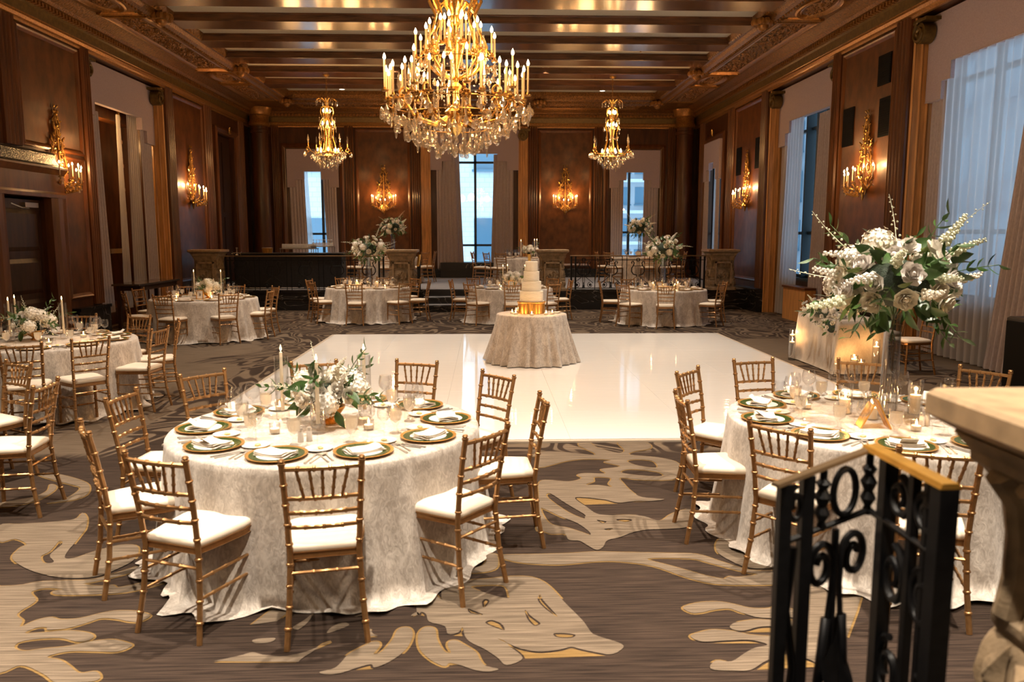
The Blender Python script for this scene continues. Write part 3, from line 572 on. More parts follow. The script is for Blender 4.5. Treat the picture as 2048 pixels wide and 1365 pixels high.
# ------------------------------------------------------------------ curtains, valances, windows
def curtain_mesh(name, mp, top, bot, z1, z0, d, amp, waves, mat, seed=0, nu=None, flare=0):
    r = random.Random(seed); nu = nu or waves * 8; nv = 14; vs = []; fs = []; ph = [r.uniform(-.5, .5) for _ in range(waves + 2)]
    for j in range(nv + 1):
        t = j / nv; tt = t ** 1.2
        a0 = top[0] + (bot[0] - top[0]) * tt; a1 = top[1] + (bot[1] - top[1]) * tt
        for i in range(nu + 1):
            u = i / nu; k = int(u * waves); w = sin(2 * pi * (u * waves) + ph[k] * .8) * amp * (.55 + .45 * t) * (1 + .4 * ph[k])
            vs.append(mp(a0 + (a1 - a0) * (u + .012 * sin(5 * u + 3 * t + seed)), d + w + flare * t, z1 + (z0 - z1) * t))
    for j in range(nv):
        for i in range(nu): q = j * (nu + 1) + i; fs.append((q, q + 1, q + nu + 2, q + nu + 1))
    m = M(); m.add(vs, fs); return m.mesh(name, mat, True, 3)
def valance(label, mp, a0, a1, z1, steps, d0, d1):
    """stepped fabric pelmet: steps = (inset, z) from the ends to the middle"""
    poly = [(a0, z1)]
    pts = [(a0, steps[0][1])]
    for (ins, z), (ins2, z2) in zip(steps, steps[1:]): pts += [(a0 + ins2, z), (a0 + ins2, z2)]
    left = pts; right = [(a0 + a1 - a, z) for a, z in pts][::-1]
    poly = [(a0, z1)] + left + right + [(a1, z1)]
    m = M().prism(poly, d0, d1, lambda a, z, d: mp(a, d, z))
    v = tag(O('window_valance', m.mesh('valance', fabric, False, recalc=True)), label, 'valance', 'stepped window valances')
    edge = left + right
    O('piping', M().tube([mp(a, d1 + .002, z) for a, z in edge], .008, 5).mesh('piping', fabricl), v); return v
ST_S = [(0, 4.11), (.46, 4.39), (.70, 4.66)]
valance('mauve stepped valance over the mirrored opening beside the panelled door', mpL, 16.36, 20.02, 5.47, ST_S, -.36, -.23)
valance('mauve stepped valance over the tall window behind the sweetheart table', mpR, 9.70, 13.35, 5.47, ST_S, -.36, -.23)
valance('mauve stepped valance over the teal-lit window halfway down the window wall', mpR, 16.36, 20.02, 5.47, ST_S, -.36, -.23)
valance('wide mauve valance over the middle window of the end wall', mpB, -1.8, 1.11, 5.44, [(0, 4.09), (.38, 4.37), (.70, 4.62)], .06, .20)
valance('narrow mauve valance of the end-wall window behind the bar railing', mpB, -6.5, -4.83, 4.75, [(0, 3.52), (.29, 3.77), (.55, 4.03)], .04, .16)
valance('narrow mauve valance of the end-wall window that frames the tower', mpB, 4.15, 5.82, 4.75, [(0, 3.52), (.29, 3.77), (.55, 4.03)], .04, .16)
valance('slim mauve valance over the narrow window near the corner column', mpR, 23.74, 25.42, 4.78, [(0, 3.62), (.35, 3.95), (.6, 4.15)], .04, .16)
def drape(label, mp, top, bot, z1, z0, d, amp, waves, mat=None, seed=0, name='curtain', flare=0):
    return tag(O(name, curtain_mesh(name, mp, top, bot, z1, z0, d, amp, waves, mat or fabricl, seed, flare=flare)), label, 'curtain')
BZ = .56
drape('taupe drape at the bar side of the middle end-wall window', mpB, (-1.62, -.98), (-1.6, -.9), 4.6, BZ, .10, .035, 6, seed=1)
drape('taupe drape at the tower side of the middle end-wall window', mpB, (.28, .93), (.18, .92), 4.6, BZ, .10, .035, 6, seed=2)
drape('taupe inner drape hanging in the reveal of the middle window, bar side', mpB, (-1.0, -.86), (-.95, -.72), 4.7, 1.0, .02, .02, 3, fabricl, 3)
drape('taupe drape at the bar side of the narrow end-wall window behind the bar', mpB, (-6.44, -5.95), (-6.4, -5.85), 3.95, BZ, .10, .03, 5, seed=4)
drape('white sheer beside the taupe drape of the narrow window behind the bar', mpB, (-6.0, -5.85), (-5.9, -5.65), 4.1, BZ, .03, .02, 3, sheer, 5, 'sheer_curtain')
drape('taupe drape of the narrow window behind the bar, nearer the middle window', mpB, (-5.35, -4.9), (-5.22, -4.88), 3.95, BZ, .10, .03, 5, seed=6)
drape('taupe drape of the tower window, nearer the middle window', mpB, (4.2, 4.62), (4.22, 4.6), 3.95, BZ, .10, .03, 5, seed=7)
drape('taupe drape of the tower window, nearer the corner column', mpB, (5.3, 5.78), (5.28, 5.76), 3.95, BZ, .10, .03, 5, seed=8)
drape('taupe drape at the far edge of the narrow corner window', mpR, (24.9, 25.4), (24.85, 25.5), 4.0, BZ, .12, .03, 5, seed=9)
drape('taupe drape at the near edge of the narrow corner window', mpR, (23.76, 24.1), (23.7, 24.1), 4.0, BZ, .12, .03, 4, seed=10)
drape('white sheer in the narrow corner window', mpR, (24.1, 24.55), (24.1, 24.6), 4.3, BZ, .05, .02, 4, sheer, 11, 'sheer_curtain')
drape('taupe drape at the far edge of the teal-lit window', mpR2, (19.55, 20.0), (19.6, 20.0), 4.6, .02, .10, .03, 5, seed=12)
drape('bluish white sheer hanging to the floor in the teal-lit window', mpR2, (18.55, 19.72), (18.65, 19.95), 4.85, .02, .14, .045, 7, sheer, 13, 'sheer_curtain')
drape('taupe drape at the near edge of the teal-lit window', mpR2, (17.15, 17.75), (17.1, 18.0), 4.6, .02, .12, .04, 6, seed=14)
drape('taupe drape at the far edge of the tall window behind the sweetheart table', mpR2, (12.85, 13.3), (12.9, 13.3), 4.6, .02, .10, .03, 5, seed=15)
drape('broad white sheer filling the tall window behind the sweetheart table', mpR2, (10.6, 12.88), (10.6, 12.85), 4.85, .02, .14, .05, 12, sheer, 16, 'sheer_curtain')
drape('taupe drape at the near edge of the tall window behind the sweetheart table', mpR2, (9.9, 10.7), (10.25, 11.3), 4.7, .02, .20, .04, 8, seed=17)
drape('mauve drape at the door side of the mirrored opening', mpL2, (16.75, 17.35), (16.8, 17.55), 4.5, .3, .12, .035, 6, seed=18)
drape('mauve drape at the dais side of the mirrored opening', mpL2, (19.35, 19.95), (19.35, 20.0), 4.6, .3, .12, .035, 6, seed=19)
drape('grey-white sheer beside the gilt pole in the mirrored opening', mpL2, (18.35, 18.55), (18.2, 18.65), 4.6, .3, .03, .03, 4, sheer, 20, 'sheer_curtain')
drape('grey-white sheer between the gilt pole and mauve drape of the mirrored opening', mpL2, (18.85, 19.4), (18.75, 19.45), 4.8, .3, .04, .03, 6, sheer, 21, 'sheer_curtain')

def window(n, mp, a0, a1, z0, z1, mull, trans, d=-.2, t=.04, mat=None, depth=.06):
    w = struct('window_%d' % n, None) if False else T('window_%d' % n, None, None); w['kind'] = 'structure'
    m = M()
    for (b0, b1, c0, c1) in ((a0, a0 + .06, z0, z1), (a1 - .06, a1, z0, z1), (a0, a1, z0, z0 + .06), (a0, a1, z1 - .06, z1)): pbox(m, mp, b0, b1, d - .05, d + .05, c0, c1)
    O('frame', m.mesh('frame', mat or teal, False), w)
    for a in mull: O('mullion', pbox(M(), mp, a - t, a + t, d - depth + .01, d + depth, z0, z1).mesh('mullion', mat or teal, False), w)
    for z in trans: O('transom', pbox(M(), mp, a0, a1, d - .05, d + .06, z - .035, z + .035).mesh('transom', mat or teal, False), w)
    aa = [a0] + list(mull) + [a1]; zz = [z0] + list(trans) + [z1]
    for p, q in zip(aa, aa[1:]):
        for r_, s_ in zip(zz, zz[1:]): O('pane', pbox(M(), mp, p + .01, q - .01, d - .006, d + .006, r_ + .01, s_ - .01).mesh('pane', pane, False), w)
    O('sill', pbox(M(), mp, a0 - .05, a1 + .05, -.28, .06, z0 - .06, z0).mesh('sill', mat or teal, False), w)
    return w
window(1, mpB, -1.55, .85, 1.0, 5.3, [-.33], [1.62, 4.36]); window(2, mpB, -6.4, -4.95, .9, 4.6, [-5.42], [2.0]); window(3, mpB, 4.25, 5.7, .9, 4.6, [4.85], [2.05])
window(4, mpR2, 16.7, 19.69, .95, 5.4, [17.2, 17.7, 18.2, 18.8], [2.0, 4.4], depth=.17); window(5, mpR2, 10.03, 13.02, .95, 5.4, [11.0, 12.0], [2.0, 4.4]); window(6, mpR, 23.8, 25.35, .95, 4.75, [24.5], [2.0])
# mirrored opening of the left wall: dark panelled room behind, gilt pole and rail
m = M().box(XL - 2.1, XL - 2.0, 15.8, 20.6, 0, 5.6).box(XL - 2.1, XL - .61, 15.7, 15.8, 0, 5.6).box(XL - 2.1, XL - .61, 20.6, 20.7, 0, 5.6).box(XL - 2.1, XL - .61, 15.7, 20.7, 5.5, 5.6).box(XL - 2.1, XL - .61, 15.7, 20.7, .2, .3)
alc = struct('wall_alcove', m.mesh('wall_alcove', wood, False)); panel(alc, lambda a, d, z: (XL - 2.0 + d, a, z), 17.4, 19.2, .9, 5.2); panel(alc, lambda a, d, z: (XL - 2.0 + d, a, z), 19.3, 20.5, .9, 5.2)
O('lintel', M().box(XL - .9, XL - .62, 16.5, 19.9, 4.5, 5.3).mesh('lintel', woodtrim, False), alc)
lamp('alcove_lamp', 'POINT', (XL - 1.1, 18.0, 4.2), 130, WARM, .15)
gp = T('gilt_pole', 'dark gilt turned pole rising between the sheers of the mirrored opening', 'pole', (XL - .50, 18.72, .4))
prof = []
for k in range(9): prof += [(.035, k * .53), (.035, k * .53 + .40), (.055, k * .53 + .43), (.055, k * .53 + .48), (.035, k * .53 + .52)]
O('shaft', M().lathe(prof, 10).mesh('shaft', oldbrass), gp)
O('bracket', M().box(-.02, .06, -.9, .0, 1.15, 1.25).mesh('bracket', oldbrass, False), gp)
# radiator cover under the middle window, sill cabinet under the teal-lit window
rd = T('radiator_cover', 'black radiator cover with arched grille under the middle end-wall window', 'radiator', (-.35, YB - .2, .55))
O('casing', M().box(-1.15, 1.15, -.12, .15, 0, .50).mesh('casing', black, False), rd)
m = M()
for k in range(40): m.box(-.95 + k * .048, -.93 + k * .048, -.14, -.12, .20, .27)
tag(O('grille', m.mesh('grille', stuffgrille, False), rd), kind='stuff')
m = M()
for k in range(5): m.tube([(-.3 + k * .15, -.135, .32), (-.27 + k * .15, -.135, .42), (-.22 + k * .15, -.135, .44)], .012, 5)
O('arch_ornament', m.mesh('arch', steelb), rd)
sc_ = T('sill_cabinet', 'wooden sill cabinet at the foot of the teal-lit window', 'cabinet', (XR + .12, 18.1, 0))
O('body', M().box(-.12, .12, -.75, .55, 0, .74).mesh('body', oak, False), sc_); O('top', M().bbox(-.15, .12, -.78, .58, .74, .79, .008).mesh('top', woodtrim, False), sc_)

# ------------------------------------------------------------------ buildings outside
def building(name, label, x0, x1, y0, y1, z0, z1, face, nx_, nz, mat, winmat, wf=.5, hf=.6, band=None):
    b = T(name, label, 'building', ((x0 + x1) / 2, (y0 + y1) / 2, z0)); ox, oy, oz = b.location
    O('wall', M().box(x0 - ox, x1 - ox, y0 - oy, y1 - oy, 0, z1 - z0).mesh('bwall', mat, False), b)
    a0, a1 = (x0, x1) if face == 'y' else (y0, y1); sx_ = (a1 - a0) / nx_; sz_ = (z1 - z0) / nz
    wm = M(); W_, H_ = sx_ * wf, sz_ * hf
    if face == 'y': wm.box(0, W_, -.05, .02, 0, H_).box(-.1, W_ + .1, -.25, .0, -.12, 0)
    else: wm.box(-.05, .02, 0, W_, 0, H_).box(-.25, 0, -.1, W_ + .1, -.12, 0)
    wm = wm.mesh('bwin', winmat, False)
    for i in range(nx_):
        for k in range(nz):
            a = a0 + sx_ * (i + .5) - W_ / 2; z = sz_ * (k + .5) - H_ / 2
            O('window', wm, b, (a - ox, y0 - .02 - oy, z) if face == 'y' else (x0 - .02 - ox, a - oy, z))
    if band:
        m = M()
        for k in range(nz + 1):
            if face == 'y': m.box(x0 - ox - .2, x1 - ox + .2, y0 - oy - .5, y0 - oy, sz_ * k - .25, sz_ * k + .1)
            else: m.box(x0 - ox - .5, x0 - ox, y0 - oy, y1 - oy, sz_ * k - .25, sz_ * k + .1)
        O('floor_band', m.mesh('band', band, False), b)
    return b
building('limestone_building', 'pale limestone building across the street behind the end-wall windows', -26, 2.6, 46, 50, -12, 26, 'y', 6, 7, facade, facglass, .36, .5)
building('glass_tower', 'tall bluish tower with banded floors seen through the narrow end-wall window', 8.5, 21, 92, 100, -20, 40, 'y', 6, 17, facade2, facglass, .74, .55, facade)
building('grey_building', 'grey office building seen through the white sheers', 26, 32, 4, 118, -12, 24, 'x', 30, 9, facdark, facglass, .55, .6)
# ------------------------------------------------------------------ chairs
def bamboo(m, path, r, gap=.10, n=7, bump=1.32, wob=0):
    """turned bamboo-style stick: a tube with raised knuckles"""
    P = [Vector(p) for p in path]; L = [0]
    for a, b in zip(P, P[1:]): L.append(L[-1] + (b - a).length)
    tot = L[-1]; k = max(1, round(tot / gap)); ts = [0]
    for i in range(1, k): c = tot * i / k; ts += [c - .008, c - .004, c + .004, c + .008]
    ts.append(tot); pts = []; rr = []
    extra = [x for x in L[1:-1]]
    al = sorted([(t, 1 if (j % 4 in (2, 3) and 0 < j < len(ts) - 1) else 0) for j, t in enumerate(ts)] + [(t, 0) for t in extra])
    for t, b in al:
        for q in range(len(L) - 1):
            if L[q] <= t <= L[q + 1] + 1e-9:
                f = (t - L[q]) / max(1e-9, L[q + 1] - L[q]); pts.append(P[q].lerp(P[q + 1], f)); break
        rr.append(r * (bump if b else 1))
    return m.tube(pts, rr, n)
def post_path(s): return [(s * .188, -.245, 0), (s * .170, -.205, .22), (s * .160, -.188, .44), (s * .166, -.208, .62), (s * .174, -.236, .78), (s * .180, -.262, .905)]
CH = []
m = M(); seat = [(-.155, -.185), (.155, -.185), (.178, -.05), (.195, .10), (.190, .175), (.15, .20), (-.15, .20), (-.190, .175), (-.195, .10), (-.178, -.05)]
def rs(e, z): return [(x * (1 - e), y * (1 - e), z) for x, y in seat]
fm = M().loft([rs(-.02, .425), rs(.02, .420), rs(.02, .45), rs(-.02, .455)], caps=True).mesh('seat_frame', gold, True, .5)
cm = M().loft([rs(.03, .452), rs(.0, .46), rs(-.005, .475), rs(.03, .49), rs(.12, .499), rs(.4, .504), rs(.8, .505)]).mesh('cushion', cushion, True, 1.2)
CH += [('seat_frame', fm), ('cushion', cm)]
for s in (-1, 1):
    m = M(); bamboo(m, post_path(s), .0145, .105); m.lathe([(.0145, .90), (.018, .908), (.018, .914), (.011, .918), (.017, .924), (.012, .932), (.001, .934)], 8, (s * .180, -.262, 0))
    CH.append(('leg', m.mesh('rear_leg', gold)))
    m = M(); bamboo(m, [(s * .172, .165, .43), (s * .176, .172, .2), (s * .18, .178, 0)], .0145, .12); CH.append(('leg', m.mesh('front_leg', gold)))
def hw(z): return .160 + (z - .44) * .043
def yb(z): return -.188 - max(0, z - .44) ** 1.35 * .21
for z, nm in ((.885, 'top_rail'), (.735, 'back_rail'), (.662, 'back_rail'), (.588, 'back_rail')):
    m = M(); bamboo(m, [(-hw(z), yb(z), z), (-.08, yb(z) - .014, z), (0, yb(z) - .018, z), (.08, yb(z) - .014, z), (hw(z), yb(z), z)], .0105 if nm == 'back_rail' else .012, .075); CH.append((nm, m.mesh(nm, gold)))
for k in range(5):
    u = (k - 2) / 2; m = M(); bamboo(m, [(u * .085, yb(.735) - .015, .735), (u * .118, yb(.885) - .015, .885)], .0075, .05, 6); CH.append(('spindle', m.mesh('spindle', gold)))
for z in (.20, .30):
    for s in (-1, 1):
        m = M(); bamboo(m, [(s * .178, .17, z), (s * .172, -.21, z + .01)], .0085, .095, 6); CH.append(('stretcher', m.mesh('stretcher', gold)))
for (y, z, w_) in ((.172, .17, .176), (.170, .27, .174), (-.197, .36, .162)):
    m = M(); bamboo(m, [(-w_, y, z), (w_, y, z)], .0085, .095, 6); CH.append(('stretcher', m.mesh('stretcher', gold)))
used_labels = set()
def clock(cx, cy, x, y):
    a = math.degrees(atan2(x - cx, y - cy)) % 360
    return a / 30.0
def oclock(tab, h, store):
    """hour (camera side = six o'clock) not yet taken at this table"""
    k = round(h) % 12
    for d in (0, 1, -1, 2, -2, 3):
        q = (k + d) % 12
        if (tab, q) not in store: store.add((tab, q)); return ORD[(q - 1) % 12]
    return ORD[k]
taken = set()
def chair(tab, tname, c, p, z=0, face=None, grp=None, jit=0):
    """p = middle of the top rail on the plan; the chair faces the table centre"""
    d = Vector((c[0] - p[0], c[1] - p[1])) if face is None else Vector((cos(radians(face)), sin(radians(face))))
    d.normalize(); rz = atan2(d.y, d.x) - pi / 2 + radians(jit)
    o = (p[0] + d.x * .27, p[1] + d.y * .27, z)
    w = oclock(tab, clock(c[0], c[1], p[0], p[1]), taken)
    t = T('chiavari_chair', 'gold bamboo chair, ivory seat, %s o\'clock at the %s' % (w, tname), 'chair', o, rz, 'gold chairs around the ' + tname)
    put(CH, t); return t

TABS = {
 'A': ((-1.0, 4.95), .95, 'taper-candle table before the dance floor', 0),
 'G': ((2.56, 5.02), .95, 'tall-bouquet table beside the stone pedestal', 0),
 'B': ((-5.0, 9.15), .95, 'low-bouquet table before the dark door', 0),
 'J': ((-4.55, 5.45), .95, 'table cut off by the picture edge', 0),
 'C': ((-5.38, 15.4), .98, 'numbered table before the dark console', 0),
 'D': ((-2.72, 18.57), .96, 'tall-bouquet table before the bar', 0),
 'E': ((.58, 18.28), .95, 'low-bouquet table behind the cake', 0),
 'F': ((4.0, 17.78), .95, 'tall-bouquet table before the tower window', 0),
 'K': ((1.15, 23.3), .9, 'dais table under the middle window', .545),
 'L': ((-2.9, 24.3), .9, 'dais table behind the carved pedestal', .545),
 'N': ((4.75, 24.3), .9, 'dais table under the tower window', .545)}
CHAIRS = {
 'A': [(-.758, 3.568), (-1.567, 3.676), (-2.18, 4.28), (-2.38, 5.2), (-2.13, 6.0), (-1.39, 6.5), (-.586, 6.5), (.095, 5.88), (.372, 4.93), (.007, 4.10)],
 'G': [(1.556, 6.009), (1.246, 4.97), (2.226, 6.5), (3.10, 6.42), (3.866, 5.958), (1.586, 4.185), (2.20, 3.64), (3.75, 4.1), (4.05, 5.0)],
 'B': [(-3.976, 8.053), (-3.62, 8.93), (-3.72, 9.75), (-4.458, 10.40), (-5.3, 10.55), (-4.44, 7.66), (-5.4, 7.7), (-6.2, 10.1)],
 'J': [(-3.784, 6.53), (-3.08, 5.62)],
 'C': [(-5.61, 14.0), (-4.582, 14.3), (-4.06, 15.2), (-4.25, 16.3), (-6.8, 15.83), (-6.55, 14.6), (-5.2, 16.85), (-6.2, 16.7)],
 'D': [(-2.855, 17.22), (-1.75, 17.55), (-1.69, 19.55), (-1.28, 18.35), (-3.85, 17.8), (-4.15, 18.85), (-3.55, 19.8), (-2.55, 20.0)],
 'E': [(-.345, 17.2), (.582, 16.85), (-.82, 18.55), (-.327, 19.5), (1.65, 19.4), (1.50, 17.1), (2.0, 18.55), (.6, 19.75)],
 'F': [(3.75, 16.4), (2.908, 16.85), (2.56, 17.9), (5.05, 16.85), (5.42, 17.85), (4.75, 19.1), (3.4, 19.15)],
 'K': [(.0, 22.75), (.40, 22.45), (2.25, 23.1), (2.2, 24.3), (-.4, 23.6)],
 'L': [(-1.75, 23.5), (-1.5, 24.3), (-3.7, 23.1), (-4.2, 23.8), (-2.9, 23.0)],
 'N': [(3.6, 23.3), (3.35, 24.2), (5.95, 23.6), (4.75, 22.95), (5.5, 23.1)]}
rj = random.Random(5)
for k, ps in CHAIRS.items():
    c, r, nm, z = TABS[k]
    for p in ps: chair(k, nm, c, p, z, jit=rj.uniform(-5, 5))

# ------------------------------------------------------------------ round tables and cloths
def cloth_round(name, r, h, mat, seed, folds=26, flare=.07, puddle=True):
    rr = random.Random(seed); n = folds * 7; vs = [(0, 0, h)]; fs = []; rows = []
    prof = [(r * .5, h), (r * .8, h), (r - .03, h), (r - .008, h - .004), (r, h - .015), (r + .004, h - .05)]
    nd = 9
    for k in range(1, nd + 1): prof.append((r + .006 + flare * (k / nd) ** 1.3, h - .05 - (h - .05 - .012) * k / nd))
    if puddle: prof += [(r + flare + .05, .008), (r + flare + .085, .004)]
    ph = [rr.uniform(-1, 1) for _ in range(folds)]
    for j, (a, z) in enumerate(prof):
        t = max(0, (h - .05 - z) / (h - .05)) if j > 5 else 0; row = []
        for i in range(n):
            th = 2 * pi * i / n; f = i / n * folds; q = int(f) % folds; u = f - int(f)
            w = ph[q] * (1 - u) + ph[(q + 1) % folds] * u
            amp = t ** .8 * (.05 if folds > 24 else .072)
            off = amp * (sin(2 * pi * f + w * 1.5) * (.55 + .45 * w)) + t * .035 * w
            if j >= len(prof) - 2 and puddle: off += .05 * w + .02 * sin(9 * th + seed)
            zz = z + (.012 * (1 + sin(3 * f + w * 5)) if (puddle and j >= len(prof) - 2) else 0)
            row.append(len(vs)); vs.append(((a + off) * cos(th), (a + off) * sin(th), zz))
        rows.append(row)
    for i in range(n): fs.append((0, rows[0][i], rows[0][(i + 1) % n]))
    for A_, B_ in zip(rows, rows[1:]):
        for i in range(n): j = (i + 1) % n; fs.append((A_[i], B_[i], B_[j], A_[j]))
    m = M(); m.add(vs, fs); return m.mesh(name, mat, True, 3)
topm = M().lathe([(.001, .715), (.90, .715), (.905, .73), (.90, .742), (.001, .742)], 32).mesh('table_top', darkwood)
legm = M().tube([(0, 0, 0), (0, 0, .715)], .02, 6).mesh('table_leg', black)
for i, k in enumerate('AGBCDEFKLN'):
    c, r, nm, z = TABS[k]
    t = T('banquet_table', 'round banquet table hidden by its cloth: the ' + nm, 'table', (c[0], c[1], z), group='round banquet tables')
    O('table_top', topm, t, scale=(r / .95, r / .95, 1))
    for a in range(4): O('leg', legm, t, (.6 * cos(a * pi / 2 + .7), .6 * sin(a * pi / 2 + .7), 0))
    tag(O('tablecloth', cloth_round('cloth_' + k, r, .757, velvet, i + 1, 26 if k in 'AGBC' else 22), None, (c[0], c[1], z), (0, 0, i * .7)), 'champagne velvet cloth draping the ' + nm, 'tablecloth', 'champagne tablecloths')

# ------------------------------------------------------------------ tableware
def wineglass(R, Hb, Ht, name, n=14):
    st = Ht - Hb
    return M().lathe([(.001, .002), (.034, .002), (.035, .004), (.01, .010), (.004, .02), (.0035, st - .012), (.008, st), (R * .62, st + Hb * .12), (R * .95, st + Hb * .32), (R, st + Hb * .5), (R * .93, st + Hb * .78), (R * .80, st + Hb), (R * .78, st + Hb), (R * .91, st + Hb * .78), (R * .97, st + Hb * .5), (R * .9, st + Hb * .32), (R * .5, st + Hb * .13), (.001, st + .008)], n).mesh(name, glass)
G_RED = wineglass(.048, .112, .24, 'red_wine_glass'); G_WHITE = wineglass(.040, .10, .22, 'white_wine_glass')
G_GOB = M().lathe([(.001, .002), (.036, .002), (.037, .006), (.014, .018), (.010, .045), (.018, .058), (.034, .085), (.041, .12), (.040, .165), (.038, .168), (.038, .12), (.03, .085), (.001, .062)], 14).mesh('water_goblet', glass)
G_WATER = M().lathe([(.001, .064), (.03, .086), (.037, .12), (.0365, .15), (.001, .151)], 12).mesh('iced_water', frosted)
CHG = M().lathe([(.001, .002), (.11, .002), (.14, .008), (.165, .016), (.166, .019), (.163, .020), (.145, .014), (.001, .006)], 28).mesh('charger', goldrim)
CHB = M().lathe([(.105, .0105), (.146, .0150), (.147, .0165), (.106, .0125)], 28).mesh('green_band', green)
CHW = M().lathe([(.001, .012), (.107, .0125), (.108, .0135), (.10, .0155), (.001, .0155)], 28).mesh('plate_well', china)
BRP = M().lathe([(.001, .002), (.05, .002), (.078, .011), (.079, .013), (.05, .006), (.001, .005)], 20).mesh('bread_plate', china)
BUT = M().bbox(-.016, .016, -.011, .011, .005, .017, .004).mesh('butter_pat', butter)
def napkin_mesh(seed):
    r = random.Random(seed); m = M()
    for k in range(3):
        e = .004 * k; vs = []; fs = []; nx_, ny_ = 6, 5
        for side in (0, 1):
            for j in range(ny_ + 1):
                for i in range(nx_ + 1):
                    u, v = i / nx_ - .5, j / ny_ - .5
                    z = .016 + .0045 * k + (.004 if side else 0) + .010 * (u * u * 4) * (1 if k else .4) + .004 * sin(6 * v + seed + k)
                    vs.append((u * (.205 - e * 3) + .01 * v * k, v * (.125 - e), z))
        q = (nx_ + 1) * (ny_ + 1)
        for s in (0, 1):
            for j in range(ny_):
                for i in range(nx_): a = s * q + j * (nx_ + 1) + i; fs.append((a, a + 1, a + nx_ + 2, a + nx_ + 1))
        edge = [i for i in range(nx_ + 1)] + [j * (nx_ + 1) + nx_ for j in range(1, ny_ + 1)] + [ny_ * (nx_ + 1) + i for i in range(nx_ - 1, -1, -1)] + [j * (nx_ + 1) for j in range(ny_ - 1, 0, -1)]
        for a, b in zip(edge, edge[1:] + edge[:1]): fs.append((a, b, b + q, a + q))
        m.add(vs, fs)
    return m.mesh('napkin', linen, True, .8)
NAPS = [napkin_mesh(i) for i in range(3)]
CARD = M().box(-.045, .045, -.001, .001, .030, .105, Matrix.Rotation(.9, 4, 'X')).mesh('menu_card', card, False)
def fork_mesh():
    m = M().tube([(0, -.09, .004), (0, .02, .003), (0, .05, .006)], [.006, .0035, .004], 5).box(-.011, .011, .05, .066, .005, .007)
    for k in range(4): m.box(-.011 + k * .0063, -.0075 + k * .0063, .066, .10, .005, .0068)
    return m.mesh('fork', steel)
FORK = fork_mesh()
KNIFE = M().tube([(0, -.11, .005), (0, -.01, .004)], [.0065, .005], 6).loft([[(-.004, -.01, .002), (.004, -.01, .002), (.004, -.01, .005), (-.004, -.01, .005)], [(-.008, .06, .002), (.007, .06, .002), (.007, .06, .0035), (-.008, .06, .0035)], [(-.003, .115, .002), (.004, .115, .002), (.004, .115, .003), (-.003, .115, .003)]]).mesh('knife', steel)
SPOON = M().tube([(0, -.09, .004), (0, .03, .003), (0, .05, .005)], [.006, .003, .004], 5).lathe([(.001, -.004), (.013, -.001), (.019, .004), (.018, .0045), (.001, -.001)], 10, mat=Matrix.Translation((0, .075, .007)) @ Matrix.Diagonal((1, 1.5, 1, 1))).mesh('spoon', steel)
def setting(tab, ang, level, rp=None):
    c, r, nm, z0 = TABS[tab]; zt = z0 + .757
    a = radians(ang); d = Vector((cos(a), sin(a))); rz = a + pi / 2   # local +Y points to the table centre
    px, py = c[0] + d.x * (r - .205), c[1] + d.y * (r - .205)
    hr = oclock(tab + 'p', clock(c[0], c[1], px, py), taken)
    at_ = '%s o\'clock on the %s' % (hr, nm)
    def W_(x, y): return (px + cos(rz) * x - sin(rz) * y, py + sin(rz) * x + cos(rz) * y, zt)
    r_ = random.Random(hash_(tab + hr))
    t = T('charger_plate', 'green and gold charger plate, ' + at_, 'plate', W_(0, 0), rz, 'charger plates'); put([('rim', CHG), ('green_band', CHB), ('plate_well', CHW)], t)
    n = tag(O('napkin', NAPS[r_.randrange(3)], None, W_(0, -.01), (0, 0, rz + r_.uniform(-.35, .35))), 'folded ivory napkin, ' + at_, 'napkin', 'folded napkins')
    j = lambda: r_.uniform(-.012, .012)
    for nm_, lab, me, x, y in (('wine_glass', 'large stemmed wine glass', G_RED, .09, .215), ('wine_glass', 'slender white-wine glass', G_WHITE, .175, .165)):
        tag(O(nm_, me, None, W_(x + j(), y + j())), lab + ', ' + at_, 'wine glass', 'wine glasses')
    g = tag(O('water_goblet', G_GOB, None, W_(.0 + j(), .235 + j())), 'goblet of iced water, ' + at_, 'goblet', 'water goblets'); O('iced_water', G_WATER, g)
    if level < 1: return
    b = T('bread_plate', 'small white bread plate, ' + at_, 'plate', W_(-.2 + j(), .17 + j()), rz, 'bread plates'); O('dish', BRP, b); O('butter_pat', BUT, b, (.01, .0, .002), (0, 0, r_.uniform(0, 2)))
    if level < 2: return
    if r_.random() < .4: tag(O('menu_card', CARD, None, (W_(0, .0)[0], W_(0, .0)[1], zt + .002), (0, 0, rz)), 'ivory menu card, ' + at_, 'card', 'menu cards')
    for nm_, lab, me, x in (('fork', 'outer fork', FORK, -.225), ('fork', 'inner fork', FORK, -.195), ('knife', 'knife', KNIFE, .20), ('spoon', 'spoon', SPOON, .232)):
        tag(O(nm_, me, None, W_(x, -.01 + j()), (0, 0, rz + r_.uniform(-.05, .05))), 'polished ' + lab + ', ' + at_, nm_, 'cutlery')
def hash_(s): return sum((i + 1) * ord(ch) for i, ch in enumerate(s))
PLACE = {'A': (-100, 10, 2), 'G': (-105, 10, 2), 'B': (-70, 10, 2), 'C': (-96, 10, 1), 'D': (-98, 10, 1), 'E': (-90, 10, 1), 'F': (-100, 10, 1), 'K': (-130, 6, 0), 'L': (-30, 6, 0), 'N': (-120, 6, 0)}
for k, (a0, n, lv) in PLACE.items():
    for i in range(n): setting(k, a0 + 360 / n * i, lv)


def glow(loc, p): lamp('candle_glow', 'POINT', loc, p, (1.0, .50, .17), .012)
